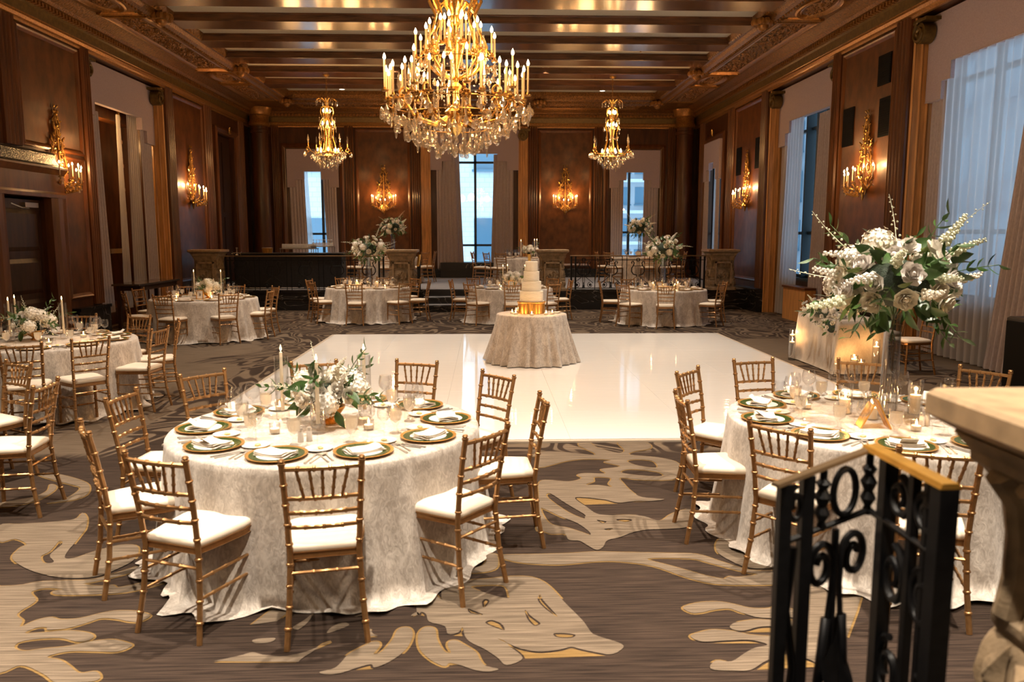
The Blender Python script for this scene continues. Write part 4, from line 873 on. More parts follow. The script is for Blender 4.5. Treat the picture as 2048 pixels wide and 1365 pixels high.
# ------------------------------------------------------------------ candles and table dressings
FLAME = M().lathe([(.001, 0), (.0055, .008), (.0065, .014), (.004, .026), (.001, .040)], 8).mesh('flame', flame)
WICK = M().tube([(0, 0, -.004), (0, 0, .010)], .0012, 4).mesh('wick', black)
def taper(loc, h, hol, tname, which):
    t = T('taper_candle', 'lit taper candle, %s, %s' % (which, tname), 'candle', loc, 0, 'lit tapers')
    O('holder', M().lathe([(.001, 0), (.040, 0), (.042, .005), (.012, .014), (.008, .03), (.018, .042), (.010, .05), (.013, hol), (.017, hol + .02), (.001, hol + .02)], 12).mesh('holder', glass), t)
    O('wax', M().lathe([(.012, hol), (.0115, hol + h * .5), (.0095, hol + h - .006), (.004, hol + h)], 10).mesh('wax', wax), t)
    O('wick', WICK, t, (0, 0, hol + h)); O('flame', FLAME, t, (0, 0, hol + h + .004))
    O('chimney', M().lathe([(.044, .012), (.044, hol + h - .03), (.0425, hol + h - .03), (.0425, .012)], 16).mesh('chimney', hglass), t)
    return t
VG = M().lathe([(.001, 0), (.028, 0), (.032, .01), (.034, .065), (.032, .065), (.030, .012), (.001, .008)], 14).mesh('votive_glass', hglass)
VW = M().lathe([(.001, .009), (.027, .010), (.028, .034), (.001, .033)], 12).mesh('votive_wax', wax)
def votive(loc, lab): 
    t = T('votive_candle', lab, 'candle', loc, 0, 'votive candles'); put([('glass_cup', VG), ('wax', VW), ('flame', FLAME, (0, 0, .034))], t); glow((loc[0], loc[1], loc[2] + .075), .9); return t
def pillar(loc, lab, h=.15, H_=.25, r=.045):
    t = T('pillar_candle', lab, 'candle', loc, 0, 'pillar candles')
    O('wax', M().lathe([(.001, .006), (r - .012, .006), (r - .012, h), (r - .02, h - .004), (.001, h - .006)], 14).mesh('pwax', wax), t)
    O('glass_cylinder', M().lathe([(.001, 0), (r, 0), (r + .002, .004), (r + .002, H_), (r - .001, H_), (r - .001, .005), (.001, .005)], 18).mesh('pglass', hglass), t)
    O('wick', WICK, t, (0, 0, h)); O('flame', FLAME, t, (0, 0, h)); glow((loc[0], loc[1], loc[2] + h + .03), 1.6); return t
SHB = M().lathe([(.001, 0), (.017, 0), (.018, .01), (.015, .06), (.013, .07), (.001, .07)], 8).mesh('shaker_body', china)
SHC = M().lathe([(.015, .068), (.016, .074), (.012, .084), (.001, .087)], 8).mesh('shaker_cap', steel)
def shaker(loc, lab):
    t = T('salt_shaker', lab, 'shaker', loc, 0, 'salt and pepper shakers'); put([('body', SHB), ('cap', SHC)], t)
Z = .758
for i, (x, y, h, w) in enumerate([(-1.315, 5.1, .385, 'door-ward one of three'), (-1.01, 4.72, .38, 'middle one of three'), (-.79, 5.12, .385, 'cake-ward one of three')]): taper((x, y, Z), h, .06, TABS['A'][2], w)
for i, (x, y, h, w) in enumerate([(-5.33, 9.05, .40, 'front one of the close pair'), (-5.46, 9.4, .40, 'rear one of the close pair'), (-4.87, 9.3, .39, 'one standing apart')]): taper((x, y, Z), h, .06, TABS['B'][2], w)
for i, (x, y, h, w) in enumerate([(-5.52, 15.3, .44, 'console-side one'), (-5.08, 15.5, .43, 'bar-side one')]): taper((x, y, Z), h, .06, TABS['C'][2], w)
for i, (x, y, h, w) in enumerate([(.40, 18.3, .42, 'outermost'), (.51, 18.6, .42, 'rear one'), (.90, 18.3, .42, 'cake-side one')]): taper((x, y, Z), h, .06, TABS['E'][2], w)
for i, (x, y, h, w) in enumerate([(1.02, 23.0, .42, 'window-side one'), (1.41, 23.0, .44, 'inner of the pair'), (1.49, 23.2, .44, 'outer of the pair')]): taper((x, y, Z + .545), h, .06, TABS['K'][2], w)
for k, pts in {'A': [(-1.27, 4.72), (-.72, 4.8), (-.62, 5.2), (-1.4, 5.35)], 'B': [(-4.75, 8.75), (-5.35, 8.7), (-4.7, 9.4)], 'C': [(-5.75, 15.0), (-5.2, 15.25), (-5.1, 15.0)], 'E': [(.35, 18.0), (.6, 17.95), (.85, 17.95)]}.items():
    for i, p in enumerate(pts): votive((p[0], p[1], Z), '%s glowing votive on the %s' % (('first', 'second', 'third', 'fourth')[i], TABS[k][2]))
for k, pts in {'G': [((2.86, 5.12), .13, 'tallest, beside the vase'), ((2.50, 4.98), .08, 'short, behind the brass stand'), ((2.40, 5.15), .1, 'short, behind the goblets')], 'D': [((-2.95, 18.4), .14, 'tallest'), ((-2.85, 18.25), .08, 'shortest'), ((-2.5, 18.45), .11, 'bar-ward')], 'F': [((3.72, 17.6), .12, 'tallest'), ((4.2, 17.55), .09, 'shortest'), ((4.3, 17.7), .12, 'outermost')],
                 'L': [((-2.7, 24.1), .1, 'single')], 'N': [((4.95, 24.1), .1, 'single')]}.items():
    for p, h, lab in pts: pillar((p[0], p[1], Z + TABS[k][3]), 'lit pillar candle, %s, %s' % (lab, TABS[k][2]), h, h + .1)
for k, pts in {'G': [(2.62, 4.66), (2.2, 5.3)], 'D': [(-3.1, 18.3), (-2.3, 18.3)], 'F': [(3.85, 17.4), (4.05, 17.45)]}.items():
    for i, p in enumerate(pts): votive((p[0], p[1], Z), '%s cut-glass votive on the %s' % (('first', 'second')[i], TABS[k][2]))
for k, p in {'A': (-1.07, 4.52), 'G': (2.72, 4.78), 'B': (-5.3, 8.55)}.items():
    shaker((p[0], p[1], Z), 'white salt shaker on the ' + TABS[k][2]); shaker((p[0] + .045, p[1] + .02, Z), 'pepper shaker beside the salt on the ' + TABS[k][2])
def text_obj(body, size, mat, parent, loc, rot, ext=.0006):
    cu = bpy.data.curves.new('numeral', 'FONT'); cu.body = body; cu.size = size; cu.align_x = 'CENTER'; cu.align_y = 'CENTER'; cu.extrude = ext; cu.materials.append(mat)
    o = bpy.data.objects.new('numeral', cu); COL.objects.link(o); bpy.context.view_layer.update(); me = bpy.data.meshes.new_from_object(o.evaluated_get(bpy.context.evaluated_depsgraph_get())); bpy.data.objects.remove(o)
    return O('numeral', me, parent, loc, rot)
ink = simple('ink', (.02, .02, .02), .6)
def frame(loc, rz, lab, num=None, tilt=.18):
    t = T('table_number_sign', lab, 'sign', loc, rz, 'gold table-number frames')
    R_ = Matrix.Rotation(-tilt, 4, 'X'); m = M()
    for b in ((-.065, -.05, 0, .18), (.05, .065, 0, .18), (-.065, .065, 0, .015), (-.065, .065, .165, .18)): m.box(b[0], b[1], -.008, .008, b[2], b[3], R_)
    O('frame', m.mesh('frame', goldleaf, False), t); cd = O('card', M().box(-.05, .05, -.003, .003, .014, .166, R_).mesh('card', card, False), t)
    O('easel_back', M().box(-.03, .03, .004, .01, 0, .15, Matrix.Translation((0, .055, 0)) @ Matrix.Rotation(.22, 4, 'X')).mesh('easel', goldleaf, False), t)
    if num: text_obj(num, .075, ink, t, (0, -.005 + sin(tilt) * .09, .09 * cos(tilt)), (pi / 2 - tilt, 0, 0))
frame((-5.32, 15.0, Z), .12, 'gold frame with the number 8 on the numbered table before the dark console', '8')
frame((.58, 17.92, Z), .05, 'gold frame with ivory card on the low-bouquet table behind the cake')
frame((3.82, 17.35, Z), .1, 'gold frame with ivory card at the tall-bouquet table before the tower window')
frame((4.62, 24.0, Z + .545), .0, 'gold frame with ivory card on the dais table under the tower window')
# open A-shaped brass stand seen from the side
st = T('table_number_stand', 'A-shaped brass card stand seen edge-on beside the tall glass vase', 'stand', (2.40, 4.78, Z), radians(80))
O('front_panel', M().box(-.06, .06, -.005, .005, 0, .20, Matrix.Translation((0, -.10, 0)) @ Matrix.Rotation(-.45, 4, 'X')).mesh('stand_front', goldleaf, False), st)
O('rear_panel', M().box(-.06, .06, -.005, .005, 0, .165, Matrix.Translation((0, .075, 0)) @ Matrix.Rotation(.45, 4, 'X')).mesh('stand_rear', goldleaf, False), st)

# ------------------------------------------------------------------ flowers
def petal_patch(m, a, r0, z0, r1, z1, w, cup, n=3):
    vs = []; fs = []
    for j in range(n + 1):
        t = j / n; rad = r0 + (r1 - r0) * t ** .8; z = z0 + (z1 - z0) * t ** 1.2; ww = w * 1.15 * sin(pi * (.22 + t * .42))
        for i in range(3):
            u = i - 1; rr_ = rad - cup * u * u * .5 + (.004 * t if u == 0 else 0)
            b = a + u * ww / max(rad, .006) * .5 if rad > .02 else a + u * 1.0
            vs.append((rr_ * cos(b), rr_ * sin(b), z - abs(u) * .004 * t))
    for j in range(n):
        for i in range(2): q = j * 3 + i; fs.append((q, q + 1, q + 4, q + 3))
    m.add(vs, fs)
def rose_mesh(mat, seed, name='rose'):
    r = random.Random(seed); m = M().ball((0, 0, .005), .016, 7, 5, 1.3)
    for k, (r0, z0, r1, z1, w, n) in enumerate([(.008, -.01, .016, .030, .030, 4), (.012, -.014, .026, .028, .036, 5), (.014, -.018, .038, .020, .044, 6), (.014, -.022, .050, .006, .050, 6)]):
        for i in range(n): petal_patch(m, 2 * pi * i / n + k * .5 + r.uniform(-.15, .15), r0, z0, r1 * r.uniform(.92, 1.08), z1 + r.uniform(-.004, .004), w, .006)
    return m.mesh(name, mat, True, 1.5)
ROSES = [rose_mesh(petal, 1), rose_mesh(petal2, 2), rose_mesh(rose_pink, 3)]
def hyd_mesh(seed, mat):
    r = random.Random(seed); m = M().ball((0, 0, 0), .055, 10, 7); n = 85
    for i in range(n):
        z = 1 - 2 * (i + .5) / n
        if z < -.55: continue
        a = i * 2.39996; s = sqrt(1 - z * z); d = Vector((s * cos(a), s * sin(a), z)); mt = aim(d * (.062 + r.uniform(-.004, .006)), d + Vector((r.uniform(-.3, .3), r.uniform(-.3, .3), 0)), r.uniform(0, 2))
        for q in range(4):
            b = q * pi / 2; c_, s_ = cos(b), sin(b)
            m.add([mt @ Vector(p) for p in [(0, 0, 0), (.007 * c_ - .0055 * s_, .007 * s_ + .0055 * c_, .003), (.013 * c_, .013 * s_, .0045), (.007 * c_ + .0055 * s_, .007 * s_ - .0055 * c_, .003)]], [(0, 1, 2, 3)])
    return m.mesh('hydrangea', mat, False)
HYDS = [hyd_mesh(1, petal2), hyd_mesh(2, petal)]
def leaf_geo(m, L_, w, mt, bend=.25):
    vs = []; fs = []
    for j in range(5):
        t = j / 4; ww = w * sin(pi * (t * .9 + .08)) if j < 4 else .0005
        for u in (-1, 0, 1): vs.append(mt @ Vector((u * ww * .5, L_ * t, -bend * L_ * t * t + abs(u) * ww * .18)))
    for j in range(4):
        for i in range(2): q = j * 3 + i; fs.append((q, q + 1, q + 4, q + 3))
    m.add(vs, fs)
def leaf_mesh(L_, w, mat, bend): m = M(); leaf_geo(m, L_, w, Matrix.Rotation(pi / 2, 4, 'X') @ Matrix.Identity(4), bend); return m.mesh('leaf', mat, True, 2)
LEAVES = [leaf_mesh(.13, .065, leafm, .3), leaf_mesh(.10, .05, leafm, .15), leaf_mesh(.12, .028, leafl, .3)]
def spray_mesh(seed, L_=.26, mat=None, leafy=False):
    """flowering stem: curved stalk carrying small buds that shrink to the tip"""
    r = random.Random(seed); m = M(); bx_, by_ = r.uniform(-.3, .3), r.uniform(-.3, .3)
    pts = [Vector((bx_ * L_ * t * t, by_ * L_ * t * t, L_ * t)) for t in [k / 8 for k in range(9)]]
    m.tube(pts, [.003 - .00025 * k for k in range(9)], 4)
    for k in range(34 if not leafy else 15):
        t = .25 + .75 * (k / (34 if not leafy else 15)); p = pts[min(7, int(t * 8))].lerp(pts[min(8, int(t * 8) + 1)], t * 8 - int(t * 8)); a = k * 2.4
        s = (.015 if not leafy else .008) * (1.15 - t * .75); o = Vector((cos(a), sin(a), .35)) * (.020 * (1.15 - t * .8))
        m.lathe([(.001, -s * .8), (s * .8, -s * .3), (s, s * .2), (s * .45, s * .8), (.001, s * .5)], 5, tuple(p + o))
    return m.mesh('flower_spray', mat or petal2, True, .9)
SPRAYS = [spray_mesh(1, .24, petal2), spray_mesh(2, .20, petal), spray_mesh(3, .34, floret, True), spray_mesh(4, .30, floret, True), spray_mesh(5, .22, floret)]
def sprig_mesh(seed):
    r = random.Random(seed); m = M(); pts = [Vector((.05 * sin(t * 2), .02 * t, .24 * t)) for t in [k / 6 for k in range(7)]]; m.tube(pts, .0022, 4)
    for k in range(11):
        p = pts[min(6, 1 + k // 2)]; leaf_geo(m, r.uniform(.045, .075), .02, aim(p, (cos(k * 2.6), sin(k * 2.6), .5)) @ Matrix.Rotation(pi / 2, 4, 'X'), .2)
    return m.mesh('leaf_sprig', leafm, True, 2)
SPRIGS = [sprig_mesh(1), sprig_mesh(2)]
def fibo(n, i, zmin=-.4, zmax=1):
    z = zmax - (zmax - zmin) * (i + .5) / n; a = i * 2.39996; s = sqrt(max(0, 1 - z * z)); return Vector((s * cos(a), s * sin(a), z))
def bouquet(t, c, R, seed, nr, nh, ns, nl, ng, zmin=-.35, flat=(1, 1, .85), fs=1.0, droop=0):
    """flowers and foliage over a dome: every bloom, leaf and stalk is a child of the arrangement"""
    r = random.Random(seed); c = Vector(c)
    def at(d, f): return c + Vector((d.x * flat[0], d.y * flat[1], d.z * flat[2])) * R * f
    n = nr + nh; order = list(range(n)); r.shuffle(order); hy = set(order[:nh])
    for i in range(n):
        d = fibo(n, i, zmin, .98); d = (d + Vector((r.uniform(-.12, .12), r.uniform(-.12, .12), r.uniform(-.1, .1)))).normalized()
        if i in hy: O('hydrangea', HYDS[r.randrange(2)], t, mw=aim(at(d, r.uniform(.78, .88)), d, r.uniform(0, 6), fs * r.uniform(1.0, 1.2)))
        else: O('rose', ROSES[r.choice((0, 0, 1, 2))], t, mw=aim(at(d, r.uniform(.86, 1.0)), d, r.uniform(0, 6), fs * .86 * r.uniform(.9, 1.2)))
    for i in range(ns):
        d = fibo(ns, i, zmin + .1, .9); d = (d + Vector((r.uniform(-.3, .3), r.uniform(-.3, .3), r.uniform(-.1, .3)))).normalized()
        k = r.choice((0, 1, 2, 3, 3, 4)); O('flower_spray', SPRAYS[k], t, mw=aim(at(d, .62 if k < 2 else .8), d, r.uniform(0, 6), fs * r.uniform(.85, 1.1) * (.72 if R < .25 else 1)))
    for i in range(nl):
        d = fibo(nl, i, zmin - .35, .95); d = (d + Vector((r.uniform(-.3, .3), r.uniform(-.3, .3), r.uniform(-.3, .2)))).normalized()
        O('leaf', LEAVES[r.choice((0, 0, 1, 1, 2))], t, mw=aim(at(d, r.uniform(.55, .86)), d + Vector((r.uniform(-.6, .6), r.uniform(-.6, .6), r.uniform(-.8, .3))), r.uniform(0, 6), fs * r.uniform(.8, 1.15)))
    for i in range(ng):
        d = fibo(ng, i, -.6 if droop else zmin, .8); O('leaf_sprig', SPRIGS[i % 2], t, mw=aim(at(d, .62), d + Vector((0, 0, -droop * (1 if d.z < .1 else 0))), r.uniform(0, 6), fs))
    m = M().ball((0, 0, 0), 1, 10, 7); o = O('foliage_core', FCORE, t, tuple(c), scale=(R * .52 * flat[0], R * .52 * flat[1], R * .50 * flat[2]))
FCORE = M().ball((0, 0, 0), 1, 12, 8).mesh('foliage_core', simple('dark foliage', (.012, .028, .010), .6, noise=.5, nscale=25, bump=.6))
BOWL = M().lathe([(.001, 0), (.05, 0), (.055, .01), (.03, .03), (.075, .06), (.105, .10), (.108, .115), (.10, .115), (.001, .08)], 18).mesh('gold_bowl', goldleaf)
def low(k, loc, seed, full):
    t = T('low_bouquet', 'low white bouquet in a gold bowl on the ' + TABS[k][2], 'flowers', loc, 0, 'low white bouquets'); O('bowl', BOWL, t)
    bouquet(t, (0, 0, .18),   .20, seed, 16, 9, 8 if full else 4, 34 if full else 16, 6 if full else 3, zmin=-.15, flat=(1.15, 1.1, .80), fs=1.1)
low('A', (-1.0, 4.98, Z), 11, True); low('B', (-5.14, 9.2, Z), 12, True); low('C', (-5.3, 15.4, Z), 13, False); low('E', (.62, 18.3, Z), 14, False); low('K', (1.28, 23.1, Z + .545), 15, False)
VASE = M().lathe([(.001, 0), (.058, 0), (.062, .01), (.058, .02), (.052, .60), (.066, .68), (.063, .68), (.048, .60), (.053, .03), (.001, .025)], 20).mesh('tall_vase', vglass)
def tall(k, loc, seed, full, lab=None):
    t = T('tall_bouquet', lab or ('tall vase of white roses on the ' + TABS[k][2]), 'flowers', loc, 0, 'tall white bouquets'); O('vase', VASE, t)
    m = M()
    for q in range(5): a = q * 1.3; m.tube([(.02 * cos(a), .02 * sin(a), .50), (-.02 * cos(a + 1), .02 * sin(a), .62), (.03 * cos(a), .03 * sin(a), .75)], .003, 5)
    O('stems', m.mesh('stems', stemm), t)
    bouquet(t, (0, 0, .88), .36, seed, 27 if full else 24, 9 if full else 6, 18 if full else 10, 90 if full else 64, 14 if full else 8, zmin=-.55, flat=(1.08, 1.0, .86), fs=1.42 if full else 1.15, droop=.8)
tall('G', (2.64, 5.05, Z), 21, True); tall('D', (-2.70, 18.57, Z), 22, False); tall('F', (3.98, 17.8, Z), 23, False); tall('L', (-2.78, 24.3, Z + .545), 24, False); tall('N', (4.70, 24.3, Z + .545), 25, False)
# ------------------------------------------------------------------ cake
t = T('cake_table', 'small round cake table standing on the white dance floor', 'table', (.70, 12.11, .025))
O('table_top', topm, t, scale=(.57, .57, .97)); O('pedestal_leg', M().lathe([(.25, 0), (.25, .02), (.04, .05), (.04, .69)], 12).mesh('cake_leg', black), t)
tag(O('tablecloth', cloth_round('cake_cloth', .535, .738, velvet, 40, 24, .15, False), None, (.70, 12.11, .025)), 'champagne cloth in deep folds on the small cake table', 'tablecloth', 'champagne tablecloths')
CZ = .762; cx, cy = .70, 12.15
t = T('cake_stand', 'round gold-leaf drum stand under the tiered cake', 'cake stand', (cx, cy, CZ))
O('drum', M().lathe([(.001, 0), (.205, 0), (.21, .005), (.207, .01), (.207, .155), (.215, .16), (.22, .168), (.22, .18), (.001, .182)], 36).mesh('drum', goldleaf), t)
t = T('wedding_cake', 'four-tier white cake with ribbed buttercream on the gold drum', 'cake', (cx, cy, CZ + .183)); t.scale = (1.07, 1.07, 1.0)
z = 0
O('cake_board', M().lathe([(.001, 0), (.18, 0), (.18, .008), (.001, .008)], 32).mesh('cake_board', card), t)
z = .008
for i, (r, h, rib) in enumerate([(.168, .150, 1), (.140, .150, 1), (.114, .150, 1), (.089, .150, 0)]):
    pr = [(.001, 0), (r - .004, 0)]
    if rib:
        for k in range(9): a = h * (k + .1) / 9; pr += [(r - .003, a), (r, a + h * .03), (r, a + h * .07), (r - .003, a + h * .10)]
    else: pr += [(r, .006), (r, h - .008)]
    pr += [(r - .006, h), (.001, h)]
    O('tier', M().lathe(pr, 40).mesh('tier', frosting, True, .5), t, (0, 0, z)); z += h
for i, (x, y, lab) in enumerate([(.40, 12.0, 'bar-side front'), (.45, 11.85, 'second from the bar side'), (.47, 12.25, 'bar-side rear'), (.68, 11.68, 'front and centre'), (.90, 11.80, 'front, window side'), (1.00, 11.9, 'outermost, window side')]):
    votive((x, y, CZ), 'glowing glass votive around the gold cake drum, ' + lab)
t = T('cake_knife_plate', 'small plate with folded napkin at the edge of the cake table', 'plate', (1.08, 12.15, CZ)); O('dish', BRP, t); O('napkin', NAPS[0], t, (0, 0, 0), (0, 0, .4), .6)

# ------------------------------------------------------------------ sweetheart table
sx0, sx1, sy0, sy1 = 4.93, 5.62, 10.92, 12.35
t = T('sweetheart_table', 'rectangular sweetheart table beside the dance floor', 'table', ((sx0 + sx1) / 2, (sy0 + sy1) / 2, 0))
O('table_top', M().box(-.33, .33, -.70, .70, .71, .74).mesh('st_top', darkwood, False), t)
for a in (-.28, .28):
    for b in (-.62, .62): O('leg', M().tube([(a, b, 0), (a, b, .71)], .02, 6).mesh('st_leg', black), t)
def cloth_rect(x0, x1, y0, y1, h, seed):
    r = random.Random(seed); per = []; k = 14
    def edge(p, q, n): return [(p[0] + (q[0] - p[0]) * i / n, p[1] + (q[1] - p[1]) * i / n) for i in range(n)]
    per = edge((x0, y0), (x1, y0), 26) + edge((x1, y0), (x1, y1), 46) + edge((x1, y1), (x0, y1), 26) + edge((x0, y1), (x0, y0), 46)
    n = len(per); cx_, cy_ = (x0 + x1) / 2, (y0 + y1) / 2; rows = []; vs = [(cx_, cy_, h)]; fs = []
    for j in range(12):
        row = []
        for i, (x, y) in enumerate(per):
            nx_ = (1 if x >= x1 - 1e-6 else -1 if x <= x0 + 1e-6 else 0); ny_ = (1 if y >= y1 - 1e-6 else -1 if y <= y0 + 1e-6 else 0)
            cor = 1 if nx_ and ny_ else 0
            if j == 0: p = (cx_ + (x - cx_) * .97, cy_ + (y - cy_) * .97, h)
            elif j == 1: p = (x, y, h - .006)
            else:
                tt = (j - 1) / 10; w = sin(i * .55 + seed) * .5 + sin(i * .23 + 2) * .5
                corner = max(0, 1 - min(abs(x - x0), abs(x - x1)) / .2) * max(0, 1 - min(abs(y - y0), abs(y - y1)) / .2)
                off = tt * (.012 + .024 * w) + corner * .05 * tt
                ex = nx_ or (0.7 * corner * (1 if x > cx_ else -1)); ey = ny_ or (0.7 * corner * (1 if y > cy_ else -1))
                zz = max(.006, h - .006 - (h + .02) * tt); spread = max(0, tt - .88) * .3
                p = (x + ex * (off + spread), y + ey * (off + spread), zz + .008 * (1 + w) * (tt > .95))
            row.append(len(vs)); vs.append(p)
        rows.append(row)
    for i in range(n): fs.append((0, rows[0][i], rows[0][(i + 1) % n]))
    for A_, B_ in zip(rows, rows[1:]):
        for i in range(n): q = (i + 1) % n; fs.append((A_[i], B_[i], B_[q], A_[q]))
    m = M(); m.add(vs, fs); return m.mesh('sweet_cloth', greige, True, 3)
tag(O('tablecloth', cloth_rect(sx0, sx1, sy0, sy1, .757, 3)), 'greige draped cloth pooling on the carpet around the sweetheart table', 'tablecloth')
t = T('garland', 'cascading white flower garland spilling over the sweetheart table corner', 'flowers', (4.98, 11.6, .757))
bouquet(t, (.04, .05, .05), .34, 31, 34, 6, 14, 26, 8, zmin=-.35, flat=(.75, 1.75, .62), fs=.72)
bouquet(t, (-.06, -.50, -.10), .20, 32, 16, 2, 6, 12, 4, zmin=-.5, flat=(.7, .9, .9), fs=.65)
for i, (px, lab, h) in enumerate([((6.05, 11.0), 'facing', 0), ((6.1, 11.9), 'rear', 0)]):
    t = T('chiavari_chair', 'gold bamboo-style chair behind the sweetheart table, %s one' % ('picture-side' if i == 0 else 'window-side far'), 'chair', (px[0], px[1], 0), pi / 2, 'gold chairs behind the sweetheart table'); put(CH, t)
def floating(loc, H_, lab, water=.8):
    t = T('floating_candle_vase', lab, 'candle', loc, 0, 'floating-candle cylinders'); r = .052
    O('glass_cylinder', M().lathe([(.001, 0), (r, 0), (r, H_), (r - .003, H_), (r - .003, .012), (.001, .012)], 20).mesh('fl_glass', hglass), t)
    zw = H_ * water; O('candle', M().lathe([(.001, -.008), (.03, -.008), (.040, .006), (.040, .010), (.01, .022), (.001, .022)], 16).mesh('float_wax', wax), t, (0, 0, zw)); O('flame', FLAME, t, (0, 0, zw + .02))
    glow((loc[0], loc[1], zw + .06), 3.0)
    O('water_surface', M().lathe([(.001, 0), (r - .004, 0)], 18).mesh('water', hglass), t, (0, 0, zw))
for loc, h, lab in [((4.80, 12.22, 0), .36, 'shorter glass cylinder with floating candle at the far corner of the sweetheart table'), ((4.86, 12.38, 0), .48, 'taller glass cylinder with floating candle at the far corner of the sweetheart table'),
                    ((4.86, 10.72, 0), .22, 'lowest floating-candle cylinder before the sweetheart cloth'), ((5.10, 10.74, 0), .30, 'middle floating-candle cylinder before the sweetheart cloth'), ((5.13, 10.60, 0), .26, 'front floating-candle cylinder before the sweetheart cloth'), ((5.40, 10.74, 0), .52, 'tallest floating-candle cylinder before the sweetheart cloth')]:
    floating(loc, h, lab, .78)
# ------------------------------------------------------------------ console, bar, loudspeaker
t = T('console_table', 'long dark bar-height table beneath the mirrored opening', 'table', (-7.42, 17.8, 0))
O('table_top', M().bbox(-.30, .28, -1.1, 1.1, .905, .945, .006).mesh('console_top', darktop, False), t)
for a in (-.22, .22):
    for b in (-.95, .95): O('leg', M().box(a - .035, a + .035, b - .035, b + .035, 0, .905).mesh('console_leg', darkwood, False), t)
O('apron', M().box(-.24, .24, -1.0, 1.0, .80, .905).mesh('apron', darkwood, False), t)
TUM = M().lathe([(.034, 0), (.036, .004), (.030, .115), (.001, .118), (.001, .112), (.027, .108), (.033, .004)], 10).mesh('tumbler', hazeglass)
UP = M().lathe([(.032, 0), (.037, .05), (.030, .085), (.005, .10), (.004, .16), (.034, .172), (.034, .175), (.001, .176)], 10).mesh('upturned_glass', hazeglass)
t = T('bar_counter', 'black-draped bar counter behind the iron railing', 'bar', (-5.35, 22.2, .545))
O('body', M().bbox(-1.45, 1.45, -.35, .35, 0, .90, .03).mesh('bar_body', blackcl, False), t); O('counter_top', M().bbox(-1.5, 1.5, -.4, .4, .90, .93, .008).mesh('bar_top', black, False), t)
def rack(name, loc, w, h, lab):
    t = T(name, lab, 'shelf', loc, 0)
    O('shelf_board', M().bbox(-w / 2, w / 2, -.16, .16, h, h + .022, .004).mesh('shelf_board', steelb, False), t)
    for a in (-w / 2 + .02, w / 2 - .02):
        for b in (-.14, .14): O('post', M().tube([(a, b, 0), (a, b, h)], .01, 6).mesh('rack_post', steelb), t)
rack('glass_rack', (-5.1, 22.15, 1.475), 1.0, .10, 'low metal bar shelf holding upturned tumblers'); rack('glass_rack', (-4.45, 22.15, 1.475), .62, .16, 'higher metal bar shelf holding upturned stemware')
for i in range(14):
    for j in range(2): tag(O('tumbler', TUM, None, (-5.52 + i * .066, 22.08 + j * .085, 1.598)), 'upturned clear tumbler in the row on the low bar shelf', 'glass', 'upturned tumblers on the bar')
for i in range(7):
    for j in range(2): tag(O('stem_glass', UP, None, (-4.70 + i * .082, 22.08 + j * .09, 1.658)), 'upturned stem glass in the row on the higher bar shelf', 'glass', 'upturned stem glasses on the bar')
t = T('ice_bucket', 'round brass ice bucket standing on the bar counter', 'bucket', (-5.95, 22.1, 1.475)); O('bucket', M().lathe([(.001, 0), (.13, 0), (.15, .13), (.155, .135), (.145, .135), (.128, .01), (.001, .01)], 20).mesh('bucket', goldleaf), t)
m = M(); rr = random.Random(2)
for k in range(26): x, y = rr.uniform(-.1, .1), rr.uniform(-.1, .1); m.bbox(x - .016, x + .016, y - .016, y + .016, .11, .14, .004, Matrix.Identity(4))
tag(O('ice', m.mesh('ice', frosted, False), t), kind='stuff')
t = T('crystal_candelabrum', 'crystal-hung silver candelabrum at the end of the bar railing', 'candelabrum', (-6.35, 20.7, 1.44)); m = M().lathe([(.001, 0), (.05, 0), (.02, .03), (.012, .16), (.03, .19), (.001, .21)], 10)
for s_ in (-1, 1): m.tube([(0, 0, .08), (s_ * .08, 0, .05), (s_ * .12, 0, .09)], .008, 5)
O('body', m.mesh('cand', steelb), t); m = M().lathe([(.001, -.05), (.012, -.02), (.004, 0), (.001, .002)], 6).mesh('drop', crystal)
for s_ in (-1, 0, 1): O('crystal_drop', m, t, (s_ * .1, -.03, .05))
t = T('loudspeaker', 'black loudspeaker cabinet against the drape of the tall window', 'loudspeaker', (6.72, 9.4, 0)); O('cabinet', M().bbox(-.25, .25, -.25, .25, 0, .95, .02).mesh('cab', black, False), t); O('grille', M().bbox(-.27, -.252, -.21, .21, .06, .9, .004).mesh('cabgr', ventm, False), t)
# wall vents on the right-hand panels
for (y0, y1, z0, z1, lab) in [(14.05, 14.5, 4.58, 5.10, 'square black vent high on the burl panel beside the tall sheer window'), (13.93, 14.38, 3.68, 4.35, 'tall black vent beside the bright wall sconce, nearer the tall sheer window'), (15.38, 15.82, 3.66, 4.38, 'tall black vent beside the bright wall sconce, nearer the teal-lit window'),
                              (20.55, 20.95, 3.67, 4.45, 'black vent on the far burl panel, nearer the teal-lit window'), (22.1, 22.5, 3.6, 4.35, 'black vent on the far burl panel, nearer the corner')]:
    t = T('wall_vent', lab, 'vent', (XR - .014, (y0 + y1) / 2, z0), 0, 'black wall vents'); hy = (y1 - y0) / 2
    O('frame', M().box(-.02, 0, -hy, hy, 0, z1 - z0).mesh('vframe', ventm, False), t)
    m = M(); nn = int((z1 - z0) / .04)
    for k in range(nn): m.box(-.028, -.02, -hy + .02, hy - .02, .02 + k * .04, .04 + k * .04)
    O('louvers', m.mesh('louver', ventm, False), t)

